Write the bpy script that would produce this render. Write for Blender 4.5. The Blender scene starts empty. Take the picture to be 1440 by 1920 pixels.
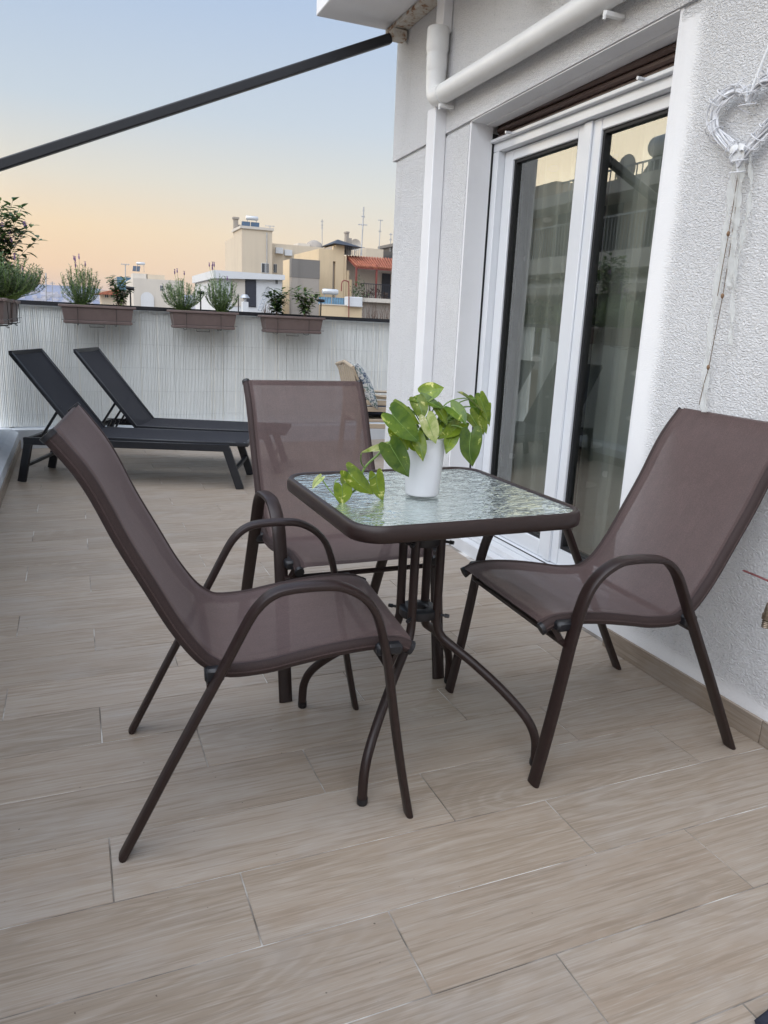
import bpy, bmesh, math, random
from mathutils import Vector, Matrix, noise
random.seed(11)
PI = math.pi
sc = bpy.context.scene
# ------------------------------------------------------------------ camera
H = 1.114
YAW, PITCH, ROLL = 0.39775, -0.24705, 0.04303
FPX = 1392.9
Wv = Vector((math.sin(YAW)*math.cos(PITCH), math.cos(YAW)*math.cos(PITCH), math.sin(PITCH)))
r0 = Vector((math.cos(YAW), -math.sin(YAW), 0)); u0 = r0.cross(Wv)
Rv = r0*math.cos(ROLL) + u0*math.sin(ROLL)
Uv = -r0*math.sin(ROLL) + u0*math.cos(ROLL)
cd = bpy.data.cameras.new('camera'); cam = bpy.data.objects.new('camera', cd)
sc.collection.objects.link(cam); sc.camera = cam
cd.sensor_fit = 'VERTICAL'; cd.sensor_height = 24.0; cd.lens = 24.0*FPX/1920
cd.clip_start = 0.02; cd.clip_end = 20000
cam.matrix_world = Matrix(((Rv.x, Uv.x, -Wv.x, 0), (Rv.y, Uv.y, -Wv.y, 0), (Rv.z, Uv.z, -Wv.z, H), (0, 0, 0, 1)))
# ------------------------------------------------------------------ sky
world = bpy.data.worlds.new('World'); sc.world = world; world.use_nodes = True
nt = world.node_tree; N = nt.nodes; LK = nt.links
for n in list(N): N.remove(n)
out = N.new('ShaderNodeOutputWorld'); bg = N.new('ShaderNodeBackground'); LK.new(bg.outputs[0], out.inputs[0])
tc = N.new('ShaderNodeTexCoord'); sep = N.new('ShaderNodeSeparateXYZ'); LK.new(tc.outputs['Generated'], sep.inputs[0])
def ramp(stops):
    r = N.new('ShaderNodeValToRGB'); cr = r.color_ramp; cr.interpolation = 'EASE' if False else 'LINEAR'
    while len(cr.elements) < len(stops): cr.elements.new(0.5)
    for e, (p, c) in zip(cr.elements, stops): e.position = p; e.color = (*c, 1)
    LK.new(sep.outputs[2], r.inputs[0]); return r
warm = ramp([(0.0, (.62, .44, .36)), (0.012, (.80, .54, .37)), (0.05, (.97, .66, .39)), (0.10, (.95, .73, .47)), (0.155, (.78, .73, .62)), (0.23, (.58, .66, .73)), (0.36, (.43, .55, .74)), (1.0, (.44, .56, .78))])
cool = ramp([(0.0, (.70, .58, .48)), (0.03, (.82, .69, .54)), (0.09, (.84, .75, .60)), (0.15, (.74, .75, .70)), (0.22, (.60, .68, .76)), (0.34, (.46, .58, .77)), (1.0, (.44, .56, .78))])
def wm(op, a, b):
    m = N.new('ShaderNodeMath'); m.operation = op
    for i, v in enumerate((a, b)):
        if isinstance(v, (int, float)): m.inputs[i].default_value = v
        else: LK.new(v, m.inputs[i])
    return m.outputs[0]
sdot = wm('ADD', wm('MULTIPLY', sep.outputs[0], -0.8), wm('MULTIPLY', sep.outputs[1], 0.6))
mr = N.new('ShaderNodeMapRange'); mr.interpolation_type = 'SMOOTHSTEP'; LK.new(sdot, mr.inputs[0])
mr.inputs[1].default_value = 0.1; mr.inputs[2].default_value = 0.75
mx = N.new('ShaderNodeMix'); mx.data_type = 'RGBA'; LK.new(mr.outputs[0], mx.inputs[0]); LK.new(cool.outputs[0], mx.inputs[6]); LK.new(warm.outputs[0], mx.inputs[7])
glow = ramp([(0.0, (.95, .66, .44)), (0.05, (1.0, .76, .50)), (0.15, (.98, .82, .60)), (0.32, (.90, .83, .68)), (0.50, (.62, .70, .78)), (1.0, (.44, .56, .78))])
mg = N.new('ShaderNodeMapRange'); mg.interpolation_type = 'SMOOTHSTEP'; LK.new(sdot, mg.inputs[0]); mg.inputs[1].default_value = 0.66; mg.inputs[2].default_value = 0.86
mx2 = N.new('ShaderNodeMix'); mx2.data_type = 'RGBA'; LK.new(mg.outputs[0], mx2.inputs[0]); LK.new(mx.outputs[2], mx2.inputs[6]); LK.new(glow.outputs[0], mx2.inputs[7])
mb = N.new('ShaderNodeMapRange'); mb.interpolation_type = 'SMOOTHSTEP'; LK.new(sdot, mb.inputs[0])
mb.inputs[1].default_value = 0.62; mb.inputs[2].default_value = 1.0; mb.inputs[3].default_value = 1.0; mb.inputs[4].default_value = 3.4
sat = N.new('ShaderNodeVectorMath'); sat.operation = 'SCALE'; LK.new(mx2.outputs[2], sat.inputs[0]); LK.new(mb.outputs[0], sat.inputs['Scale'])
LK.new(sat.outputs[0], bg.inputs[0]); bg.inputs[1].default_value = 0.82
# ------------------------------------------------------------------ added fill lamp, very soft, high behind the camera on the left
sd = bpy.data.lights.new('sun', 'SUN'); sd.energy = 3.0; sd.angle = math.radians(85); sd.color = (.96, .97, 1.0)
sun = bpy.data.objects.new('sun', sd); sc.collection.objects.link(sun)
az = Vector((-0.46, -0.40, 0.80)).normalized()
sun.rotation_euler = az.to_track_quat('Z', 'Y').to_euler()
sc.view_settings.view_transform = 'Standard'; sc.view_settings.look = 'None'
sc.view_settings.exposure = 0.32; sc.view_settings.gamma = 1.0; sc.view_settings.use_curve_mapping = False
sc.cycles.transparent_max_bounces = 24; sc.cycles.max_bounces = 8; sc.cycles.caustics_reflective = False; sc.cycles.caustics_refractive = False
# ------------------------------------------------------------------ pixel rays (photo measurements -> world points)
def ray(x, y): return Wv*FPX + Rv*(x-720) - Uv*(y-960)
def atY(x, y, Y): d = ray(x, y); return Vector((0, 0, H)) + d*(Y/d.y)
def atX(x, y, X): d = ray(x, y); return Vector((0, 0, H)) + d*(X/d.x)
def atZ(x, y, Z): d = ray(x, y); return Vector((0, 0, H)) + d*((Z-H)/d.z)
# ------------------------------------------------------------------ object helpers
C = sc.collection
def tag(o, label=None, cat=None, group=None, kind=None):
    if label: o['label'] = label
    if cat: o['category'] = cat
    if group: o['group'] = group
    if kind: o['kind'] = kind
    return o
def thing(name, label, cat, loc=(0, 0, 0), rz=0.0, group=None):
    o = bpy.data.objects.new(name, None); C.objects.link(o); o.location = loc; o.rotation_euler = (0, 0, rz)
    o.empty_display_size = 0.05
    return tag(o, label, cat, group)
def copy_tree(o, parent=None):
    c = o.copy(); C.objects.link(c)
    if parent is not None: c.parent = parent
    for ch in list(o.children): copy_tree(ch, c)
    return c
class MB:
    def __init__(s): s.v = []; s.f = []; s.m = []
    def add(s, vs, fs, mi=0):
        b = len(s.v); s.v += [tuple(v) for v in vs]; s.f += [tuple(i+b for i in f) for f in fs]; s.m += [mi]*len(fs); return s
    def box(s, x0, x1, y0, y1, z0, z1, mi=0, bev=0.0, rot=None, at=None):
        if bev <= 0:
            vs = [(x, y, z) for x in (x0, x1) for y in (y0, y1) for z in (z0, z1)]
            fs = [(0, 1, 3, 2), (4, 6, 7, 5), (0, 4, 5, 1), (2, 3, 7, 6), (0, 2, 6, 4), (1, 5, 7, 3)]
        else:
            vs = []; idx = {}
            b = min(bev, (x1-x0)*.49, (y1-y0)*.49, (z1-z0)*.49)
            X = (x0, x1); Y = (y0, y1); Z = (z0, z1)
            for i in (0, 1):
                for j in (0, 1):
                    for k in (0, 1):
                        sx, sy, sz = (1-2*i), (1-2*j), (1-2*k)
                        for a in range(3):
                            p = [X[i]+sx*b, Y[j]+sy*b, Z[k]+sz*b]; p[a] = (X[i], Y[j], Z[k])[a]
                            idx[(i, j, k, a)] = len(vs); vs.append(tuple(p))
            fs = []
            def q(l): fs.append(tuple(idx[t] for t in l))
            for i in (0, 1):
                l = [(i, 0, 0, 0), (i, 1, 0, 0), (i, 1, 1, 0), (i, 0, 1, 0)]; q(l if i else l[::-1])
                l = [(0, i, 0, 1), (0, i, 1, 1), (1, i, 1, 1), (1, i, 0, 1)]; q(l if i else l[::-1])
                l = [(0, 0, i, 2), (1, 0, i, 2), (1, 1, i, 2), (0, 1, i, 2)]; q(l if i else l[::-1])
            for i in (0, 1):
                for j in (0, 1):
                    l = [(i, j, 0, 0), (i, j, 1, 0), (i, j, 1, 1), (i, j, 0, 1)]; q(l if i != j else l[::-1])
                    l = [(i, 0, j, 0), (i, 1, j, 0), (i, 1, j, 2), (i, 0, j, 2)]; q(l if i == j else l[::-1])
                    l = [(0, i, j, 1), (1, i, j, 1), (1, i, j, 2), (0, i, j, 2)]; q(l if i != j else l[::-1])
                    for k in (0, 1):
                        l = [(i, j, k, 0), (i, j, k, 1), (i, j, k, 2)]; q(l if (i+j+k) % 2 else l[::-1])
        if rot is not None: vs = [rot @ Vector(v) for v in vs]
        if at is not None: vs = [Vector(v)+Vector(at) for v in vs]
        return s.add(vs, fs, mi)
    def bar(s, a, b, w, t, side=None, mi=0, bev=0.0):
        a = Vector(a); b = Vector(b); d = b-a; L = d.length; d.normalize()
        sv = Vector(side) if side else (Vector((0, 0, 1)) if abs(d.z) < .9 else Vector((0, 1, 0)))
        n = d.cross(sv).normalized(); sv = n.cross(d).normalized()
        M = Matrix((d, sv, n)).transposed()
        return s.box(0, L, -w/2, w/2, -t/2, t/2, mi, bev, rot=M, at=a)
    def sweep(s, pts, w, t=None, lat=None, n=10, mi=0, cap=True, radii=None, sq=1.0):
        pts = [Vector(p) for p in pts]; t = t or w; rings = []; prev = None
        for i, p in enumerate(pts):
            T = (pts[min(i+1, len(pts)-1)]-pts[max(i-1, 0)]).normalized()
            if lat is not None: L_ = Vector(lat); L_ = (L_-T*L_.dot(T)).normalized()
            elif prev is None:
                L_ = T.cross(Vector((0, 0, 1)) if abs(T.z) < .9 else Vector((1, 0, 0))).normalized()
            else: L_ = (prev-T*prev.dot(T)).normalized()
            prev = L_; Nn = T.cross(L_); k = radii[i] if radii else 1.0
            ring = []
            for j in range(n):
                a = 2*PI*j/n; ca, sa = math.cos(a), math.sin(a)
                if sq != 1.0: ca = math.copysign(abs(ca)**sq, ca); sa = math.copysign(abs(sa)**sq, sa)
                ring.append(p + L_*(ca*w/2*k) + Nn*(sa*t/2*k))
            rings.append(ring)
        vs = [v for r in rings for v in r]; fs = []
        for i in range(len(rings)-1):
            for j in range(n):
                fs.append((i*n+j, i*n+(j+1) % n, (i+1)*n+(j+1) % n, (i+1)*n+j))
        if cap: fs.append(tuple(range(n))[::-1]); fs.append(tuple((len(rings)-1)*n+j for j in range(n)))
        return s.add(vs, fs, mi)
    def lathe(s, prof, c=(0, 0, 0), n=24, mi=0, axis='z'):
        vs = []; fs = []; c = Vector(c)
        for r, z in prof:
            for j in range(n):
                a = 2*PI*j/n; p = Vector((r*math.cos(a), r*math.sin(a), z))
                if axis == 'x': p = Vector((p.z, p.x, p.y))
                if axis == 'y': p = Vector((p.x, p.z, -p.y))
                vs.append(c+p)
        for i in range(len(prof)-1):
            for j in range(n): fs.append((i*n+j, i*n+(j+1) % n, (i+1)*n+(j+1) % n, (i+1)*n+j))
        return s.add(vs, fs, mi)
    def grid(s, fn, nu, nv, mi=0, thick=0.0):
        vs = [fn(i/nu, j/nv) for i in range(nu+1) for j in range(nv+1)]
        fs = [(i*(nv+1)+j, (i+1)*(nv+1)+j, (i+1)*(nv+1)+j+1, i*(nv+1)+j+1) for i in range(nu) for j in range(nv)]
        return s.add(vs, fs, mi)
    def build(s, name, mats, parent=None, smooth=True, ang=40):
        me = bpy.data.meshes.new(name); me.from_pydata(s.v, [], s.f)
        if not isinstance(mats, (list, tuple)): mats = [mats]
        for m in mats: me.materials.append(m)
        if len(mats) > 1: me.polygons.foreach_set('material_index', s.m)
        if smooth:
            me.polygons.foreach_set('use_smooth', [True]*len(me.polygons)); me.set_sharp_from_angle(angle=math.radians(ang))
        me.update()
        o = bpy.data.objects.new(name, me); C.objects.link(o)
        if parent is not None: o.parent = parent
        return o
def cr(pts, n=6, closed=False):
    P = [Vector(p) for p in pts]; outp = []; L = len(P)
    rng = L if closed else L-1
    for i in range(rng):
        if closed: p0, p1, p2, p3 = P[i-1], P[i], P[(i+1) % L], P[(i+2) % L]
        else: p0 = P[max(i-1, 0)]; p1 = P[i]; p2 = P[i+1]; p3 = P[min(i+2, L-1)]
        for k in range(n):
            t = k/n
            outp.append(.5*((2*p1)+(p2-p0)*t+(2*p0-5*p1+4*p2-p3)*t*t+(3*p1-p0-3*p2+p3)*t**3))
    if not closed: outp.append(P[-1])
    return outp
def inst(src, parent, M):
    o = bpy.data.objects.new(src.name.split('.')[0], src.data if hasattr(src, 'data') else src); C.objects.link(o)
    if parent is not None: o.parent = parent
    o.matrix_local = M; return o
# ------------------------------------------------------------------ materials
class NT:
    def __init__(s, name):
        m = bpy.data.materials.new(name); m.use_nodes = True; s.m = m; s.t = m.node_tree; s.n = s.t.nodes
        s.b = s.n['Principled BSDF']; s.o = s.n['Material Output']
    def new(s, ty, **kw):
        n = s.n.new(ty)
        for k, v in kw.items(): setattr(n, k, v)
        return n
    def link(s, a, b): s.t.links.new(a, b)
    def noise(s, scale, vec=None, detail=4, rough=.5, dist=0):
        n = s.new('ShaderNodeTexNoise'); n.inputs['Scale'].default_value = scale; n.inputs['Detail'].default_value = detail
        n.inputs['Roughness'].default_value = rough; n.inputs['Distortion'].default_value = dist
        if vec is not None: s.link(vec, n.inputs['Vector'])
        return n.outputs[0]
    def obj(s, scale=(1, 1, 1), rnd=False):
        tcn = s.new('ShaderNodeTexCoord'); mp = s.new('ShaderNodeMapping'); s.link(tcn.outputs['Object'], mp.inputs[0]); mp.inputs['Scale'].default_value = scale
        if rnd:
            oi = s.new('ShaderNodeObjectInfo'); cx = s.new('ShaderNodeCombineXYZ'); mu = s.new('ShaderNodeMath', operation='MULTIPLY'); mu.inputs[1].default_value = 57.0
            s.link(oi.outputs['Random'], mu.inputs[0])
            for i in range(3): s.link(mu.outputs[0], cx.inputs[i])
            s.link(cx.outputs[0], mp.inputs['Location'])
        return mp.outputs[0]
    def ramp(s, fac, stops):
        r = s.new('ShaderNodeValToRGB'); c = r.color_ramp
        while len(c.elements) < len(stops): c.elements.new(.5)
        for e, (p, col) in zip(c.elements, stops): e.position = p; e.color = (*col, 1) if len(col) == 3 else col
        s.link(fac, r.inputs[0]); return r.outputs[0]
    def mix(s, fac, a, b, mode='MIX'):
        m = s.new('ShaderNodeMix', data_type='RGBA', blend_type=mode)
        for k, v in ((0, fac), (6, a), (7, b)):
            if isinstance(v, (int, float)): m.inputs[k].default_value = v
            elif isinstance(v, tuple): m.inputs[k].default_value = (*v, 1)
            else: s.link(v, m.inputs[k])
        return m.outputs[2]
    def math(s, op, a, b=0.0):
        m = s.new('ShaderNodeMath', operation=op)
        for i, v in enumerate((a, b)):
            if isinstance(v, (int, float)): m.inputs[i].default_value = v
            else: s.link(v, m.inputs[i])
        return m.outputs[0]
    def bump(s, h, strength=.3, dist=.002):
        b = s.new('ShaderNodeBump'); b.inputs['Strength'].default_value = strength; b.inputs['Distance'].default_value = dist
        s.link(h, b.inputs['Height']); s.link(b.outputs[0], s.b.inputs['Normal']); return b
    def base(s, col, rough=.6, metal=0, spec=None):
        if isinstance(col, tuple): s.b.inputs['Base Color'].default_value = (*col, 1)
        else: s.link(col, s.b.inputs['Base Color'])
        s.b.inputs['Roughness'].default_value = rough; s.b.inputs['Metallic'].default_value = metal
        if spec is not None: s.b.inputs['Specular IOR Level'].default_value = spec
        return s
def simple(name, col, rough=.6, metal=0, var=.12, vscale=6, bscale=0, bstr=.2, bdist=.001, spec=None, rnd=False):
    t = NT(name); v = t.obj(rnd=rnd)
    n = t.noise(vscale, v, 5, .6)
    dark = tuple(c*(1-var) for c in col); light = tuple(min(1, c*(1+var)) for c in col)
    t.base(t.ramp(n, [(.3, dark), (.7, light)]), rough, metal, spec)
    if bscale: t.bump(t.noise(bscale, v, 3, .6), bstr, bdist)
    return t.m
# white stucco with worm-like trowel relief; smoother band round the door opening
def mk_stucco():
    t = NT('stucco'); tcn = t.new('ShaderNodeTexCoord'); v = tcn.outputs['Object']
    w = t.new('ShaderNodeVectorMath', operation='ADD'); nz = t.new('ShaderNodeTexNoise'); nz.inputs['Scale'].default_value = 55; nz.inputs['Detail'].default_value = 2
    t.link(v, nz.inputs[0]); scl = t.new('ShaderNodeVectorMath', operation='SCALE'); scl.inputs['Scale'].default_value = .007
    t.link(nz.outputs['Color'], scl.inputs[0]); t.link(v, w.inputs[0]); t.link(scl.outputs[0], w.inputs[1])
    mq = t.new('ShaderNodeMapping'); mq.inputs['Scale'].default_value = (1, .62, 1.2); mq.inputs['Rotation'].default_value = (.35, 0, 0); t.link(w.outputs[0], mq.inputs[0]); n1 = t.noise(180, mq.outputs[0], 3, .6, .3); n2 = t.noise(42, v, 2, .5)
    vo = t.new('ShaderNodeTexVoronoi', feature='SMOOTH_F1'); vo.inputs['Scale'].default_value = 125; t.link(w.outputs[0], vo.inputs['Vector'])
    h = t.math('ADD', t.ramp(n1, [(.34, (0, 0, 0)), (.66, (1, 1, 1))]), t.math('MULTIPLY', n2, .5))
    h = t.math('ADD', h, t.math('MULTIPLY', vo.outputs['Distance'], .12))
    sp = t.new('ShaderNodeSeparateXYZ'); t.link(v, sp.inputs[0])
    # distance outside the opening rectangle (y 2.026..3.36, z < 2.05)
    dy = t.math('MAXIMUM', t.math('SUBTRACT', 2.026, sp.outputs[1]), t.math('ADD', t.math('SUBTRACT', sp.outputs[1], 3.36), .12))
    wob = t.math('MULTIPLY', t.math('SUBTRACT', t.noise(5, v, 2), .5), .05)
    m = t.new('ShaderNodeMapRange', interpolation_type='SMOOTHSTEP'); t.link(t.math('ADD', dy, wob), m.inputs[0])
    m.inputs[1].default_value = .05; m.inputs[2].default_value = .13; m.inputs[3].default_value = .06; m.inputs[4].default_value = 1
    m2 = t.new('ShaderNodeMapRange', interpolation_type='SMOOTHSTEP'); t.link(t.math('ADD', sp.outputs[2], wob), m2.inputs[0])
    m2.inputs[1].default_value = 2.03; m2.inputs[2].default_value = 2.06
    m3 = t.new('ShaderNodeMapRange', interpolation_type='SMOOTHSTEP'); t.link(t.math('ADD', sp.outputs[2], wob), m3.inputs[0])
    m3.inputs[1].default_value = .10; m3.inputs[2].default_value = .15; m3.inputs[3].default_value = .1
    msk = t.math('MULTIPLY', t.math('MAXIMUM', m.outputs[0], m2.outputs[0]), m3.outputs[0])
    col = t.ramp(t.noise(3, v, 5, .6), [(.3, (.84, .84, .85)), (.7, (.89, .89, .895))])
    mps = t.new('ShaderNodeMapping'); mps.inputs['Scale'].default_value = (9, 9, .7); t.link(v, mps.inputs[0])
    col = t.mix(t.ramp(t.noise(1, mps.outputs[0], 5, .7), [(.56, (0, 0, 0)), (.78, (.35, .35, .35))]), col, (.62, .61, .58))
    pit = t.ramp(n1, [(.30, (.80, .81, .82)), (.44, (1, 1, 1))])
    t.base(t.mix(msk, col, t.mix(1.0, col, pit, 'MULTIPLY')), .85)
    t.bump(t.math('MULTIPLY', h, msk), .95, .0050)
    return t.m
def mk_tile(name, seed=0.0, base=1.0, up=False):
    t = NT(name); v = t.obj((1, 1, 1), rnd=True)
    oi = t.new('ShaderNodeObjectInfo')
    def sc3(x, y): 
        mp = t.new('ShaderNodeMapping'); mp.inputs['Scale'].default_value = (y, x, y) if up else (x, y, 1); t.link(v, mp.inputs[0]); return mp.outputs[0]
    fld = t.noise(1.0, sc3(1.1, 5.5), 1.0, .3, .15)
    rings = t.math('SINE', t.math('MULTIPLY', fld, 150.0))
    zone = t.ramp(t.noise(1.0, sc3(1.4, 4), 2, .5), [(.46, (.10, .10, .10)), (.60, (1, 1, 1))])
    fine = t.noise(1.0, sc3(9, 260), 3, .7)
    fine2 = t.noise(1.0, sc3(3.6, 110), 3, .65)
    broad = t.noise(1.0, sc3(1.0, 12), 3, .55)
    c = t.ramp(broad, [(.28, (.395, .325, .265)), (.5, (.435, .370, .310)), (.74, (.462, .405, .352))])
    c = t.mix(t.math('MULTIPLY', t.math('MULTIPLY', t.ramp(rings, [(.0, (1, 1, 1)), (.9, (0, 0, 0))]), zone), .45), c, (.305, .248, .192))
    c = t.mix(t.ramp(fine2, [(.50, (0, 0, 0)), (.62, (.80, .80, .80))]), c, (.32, .262, .210))
    c = t.mix(t.ramp(fine, [(.50, (0, 0, 0)), (.72, (.5, .5, .5))]), c, (.57, .53, .48))
    c = t.mix(t.ramp(t.noise(1.0, sc3(3, 4), 4, .7), [(.5, (0, 0, 0)), (.85, (.55, .55, .55))]), c, (.50, .47, .445))
    spk = t.noise(90, v, 1, .4); c = t.mix(t.ramp(spk, [(.80, (0, 0, 0)), (.84, (.8, .8, .8))]), c, (.10, .075, .06))
    hs = t.new('ShaderNodeHueSaturation'); t.link(c, hs.inputs['Color'])
    vv = t.math('ADD', t.math('MULTIPLY', oi.outputs['Random'], .10), .765*base); t.link(vv, hs.inputs['Value'])
    hs.inputs['Saturation'].default_value = 1.22
    t.base(hs.outputs[0], .42, 0, .35)
    t.link(t.math('ADD', t.math('MULTIPLY', fine2, .2), .34), t.b.inputs['Roughness'])
    t.bump(t.math('ADD', t.math('MULTIPLY', fine, .5), rings), .12, .0006)
    return t.m
def mk_grout():
    t = NT('grout'); v = t.obj(); n = t.noise(4, v, 4, .6)
    t.base(t.ramp(n, [(.40, (.14, .12, .10)), (.50, (.32, .29, .26)), (.60, (.66, .64, .61))]), .9); return t.m
def mk_glass(name, tint=(.80, .86, .83), refl=1.0, ior=1.9, rough=0.0, base=.2):
    t = NT(name); tr = t.new('ShaderNodeBsdfTransparent'); tr.inputs[0].default_value = (*tint, 1)
    gl = t.new('ShaderNodeBsdfGlossy'); gl.inputs['Roughness'].default_value = rough; gl.inputs[0].default_value = (.96, .98, .95, 1)
    fr = t.new('ShaderNodeFresnel'); fr.inputs[0].default_value = ior
    wv = t.noise(1.1, t.obj(), 2, .5); b = t.new('ShaderNodeBump'); b.inputs['Distance'].default_value = .004; b.inputs['Strength'].default_value = .25
    t.link(wv, b.inputs['Height']); t.link(b.outputs[0], gl.inputs['Normal'])
    ms = t.new('ShaderNodeMixShader'); t.link(t.math('MINIMUM', t.math('ADD', t.math('MULTIPLY', fr.outputs[0], refl), base), 1.0), ms.inputs[0]); t.link(tr.outputs[0], ms.inputs[1]); t.link(gl.outputs[0], ms.inputs[2])
    t.link(ms.outputs[0], t.o.inputs[0]); return t.m
def mk_table_glass():
    t = NT('rippled_glass'); v = t.obj((1, 1, 1))
    def sc3(x, y):
        mp = t.new('ShaderNodeMapping'); mp.inputs['Scale'].default_value = (x, y, 1); mp.inputs['Rotation'].default_value = (0, 0, .25); t.link(v, mp.inputs[0]); return mp.outputs[0]
    h = t.math('ADD', t.noise(1, sc3(20, 40), 2, .5, 1.4), t.math('MULTIPLY', t.noise(1, sc3(60, 100), 1, .5, .6), .12))
    b = t.new('ShaderNodeBump'); b.inputs['Distance'].default_value = .0042; b.inputs['Strength'].default_value = 1.0; t.link(h, b.inputs['Height'])
    tr = t.new('ShaderNodeBsdfTransparent'); tr.inputs[0].default_value = (.70, .82, .79, 1)
    df = t.new('ShaderNodeBsdfDiffuse'); df.inputs[0].default_value = (.74, .84, .84, 1); t.link(b.outputs[0], df.inputs['Normal'])
    gl = t.new('ShaderNodeBsdfGlossy'); gl.inputs['Roughness'].default_value = .05; gl.inputs[0].default_value = (.92, 1, .97, 1); t.link(b.outputs[0], gl.inputs['Normal'])
    fr = t.new('ShaderNodeFresnel'); fr.inputs[0].default_value = 1.62; t.link(b.outputs[0], fr.inputs['Normal'])
    m1 = t.new('ShaderNodeMixShader'); m1.inputs[0].default_value = .34; t.link(tr.outputs[0], m1.inputs[1]); t.link(df.outputs[0], m1.inputs[2])
    m2 = t.new('ShaderNodeMixShader'); t.link(t.math('MINIMUM', t.math('ADD', t.math('MULTIPLY', fr.outputs[0], 1.7), .22), 1), m2.inputs[0]); t.link(m1.outputs[0], m2.inputs[1]); t.link(gl.outputs[0], m2.inputs[2])
    t.link(m2.outputs[0], t.o.inputs[0]); return t.m
def mk_mesh_fabric(name, col, alpha=.2, rough=.75, sheen=.07):
    t = NT(name); v = t.obj()
    mp = t.new('ShaderNodeMapping'); mp.inputs['Scale'].default_value = (1, 1, 1); t.link(v, mp.inputs[0])
    n = t.noise(25, v, 4, .6); w = t.noise(700, v, 1)
    mpp = t.new('ShaderNodeMapping'); mpp.inputs['Scale'].default_value = (4, 260, 4); t.link(v, mpp.inputs[0]); ln = t.noise(1, mpp.outputs[0], 2)
    c = t.ramp(n, [(.3, tuple(k*.9 for k in col)), (.7, tuple(k*1.1 for k in col))])
    c = t.mix(t.math('MULTIPLY', ln, .55), c, tuple(k*.55 for k in col))
    wv2 = t.noise(420, v, 1, .5); c = t.mix(t.ramp(wv2, [(.38, (.55, .55, .55)), (.62, (0, 0, 0))]), c, tuple(k*.45 for k in col))
    t.base(c, rough); t.bump(t.math('ADD', w, ln), .35, .0006)
    try: t.b.inputs['Sheen Weight'].default_value = sheen; t.b.inputs['Sheen Roughness'].default_value = .4; t.b.inputs['Sheen Tint'].default_value = (.8, .7, .75, 1)
    except Exception: pass
    tr = t.new('ShaderNodeBsdfTransparent'); ms = t.new('ShaderNodeMixShader')
    # seen edge-on the weave closes up
    lw = t.new('ShaderNodeLayerWeight'); lw.inputs[0].default_value = .3
    f = t.math('MULTIPLY', t.math('SUBTRACT', 1.0, lw.outputs['Facing']), alpha)
    t.link(f, ms.inputs[0]); t.link(t.b.outputs[0], ms.inputs[1]); t.link(tr.outputs[0], ms.inputs[2]); t.link(ms.outputs[0], t.o.inputs[0])
    return t.m
def mk_translucent(name, col, alpha=.4, tl=.5, dots=False, stretch=False):
    t = NT(name); v = t.obj()
    df = t.new('ShaderNodeBsdfDiffuse'); tl_ = t.new('ShaderNodeBsdfTranslucent'); df.inputs[0].default_value = (*col, 1); tl_.inputs[0].default_value = (*col, 1)
    m = t.new('ShaderNodeMixShader'); m.inputs[0].default_value = tl; t.link(df.outputs[0], m.inputs[1]); t.link(tl_.outputs[0], m.inputs[2])
    tr = t.new('ShaderNodeBsdfTransparent'); m2 = t.new('ShaderNodeMixShader')
    if dots:
        vo = t.new('ShaderNodeTexVoronoi'); vo.inputs['Scale'].default_value = 9; mp = t.new('ShaderNodeMapping'); mp.inputs['Scale'].default_value = (.001, 1, 1); t.link(v, mp.inputs[0]); t.link(mp.outputs[0], vo.inputs['Vector'])
        f = t.ramp(vo.outputs['Distance'], [(.10, (0, 0, 0)), (.15, (alpha, alpha, alpha))]); t.link(f, m2.inputs[0])
        cc = t.ramp(vo.outputs['Distance'], [(.11, (1, 1, .97)), (.15, tuple(k*.76 for k in col))]); t.link(cc, df.inputs[0]); t.link(cc, tl_.inputs[0])
    else:
        f = t.ramp(t.noise(30, v, 3), [(.3, (alpha*.8,)*3), (.7, (min(1, alpha*1.15),)*3)]); t.link(f, m2.inputs[0])
    t.link(m.outputs[0], m2.inputs[1]); t.link(tr.outputs[0], m2.inputs[2]); t.link(m2.outputs[0], t.o.inputs[0]); return t.m
def mk_leaf(name, a, b, c=None, scale=20, rnd=True, tl=.25, rough=.4):
    t = NT(name); v = t.obj((1, 1, 1), rnd=False); oi = t.new('ShaderNodeObjectInfo')
    n = t.noise(scale, v, 4, .6, .6)
    stops = [(.32, a), (.55, b)]
    if c: stops += [(.60, b), (.66, c)]
    col = t.ramp(n, stops)
    hs = t.new('ShaderNodeHueSaturation'); t.link(col, hs.inputs['Color']); t.link(t.math('ADD', t.math('MULTIPLY', oi.outputs['Random'], .45), .78), hs.inputs['Value'])
    t.base(hs.outputs[0], rough); t.bump(n, .15, .002)
    tn = t.new('ShaderNodeBsdfTranslucent'); t.link(hs.outputs[0], tn.inputs[0]); ms = t.new('ShaderNodeMixShader'); ms.inputs[0].default_value = tl
    t.link(t.b.outputs[0], ms.inputs[1]); t.link(tn.outputs[0], ms.inputs[2]); t.link(ms.outputs[0], t.o.inputs[0]); return t.m
def mk_plaster(name, col, stain=(.25, .24, .22), amt=.35, scale=.25):
    t = NT(name); v = t.obj(); n = t.noise(scale, v, 6, .65)
    mp = t.new('ShaderNodeMapping'); mp.inputs['Scale'].default_value = (1.2, 1.2, .12); t.link(v, mp.inputs[0]); st = t.noise(1, mp.outputs[0], 5, .7)
    c = t.mix(t.ramp(st, [(.5, (0, 0, 0)), (.78, (amt,)*3)]), col, stain)
    c = t.mix(t.ramp(n, [(.4, (0, 0, 0)), (.75, (.3, .3, .3))]), c, tuple(k*.75 for k in col))
    t.base(c, .9); t.bump(t.noise(3, v, 4), .3, .02); return t.m
M = {}
M['stucco'] = mk_stucco()
M['smooth'] = simple('smooth_plaster', (.82, .82, .835), .7, 0, .03, 4, 30, .12, .002)
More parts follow.
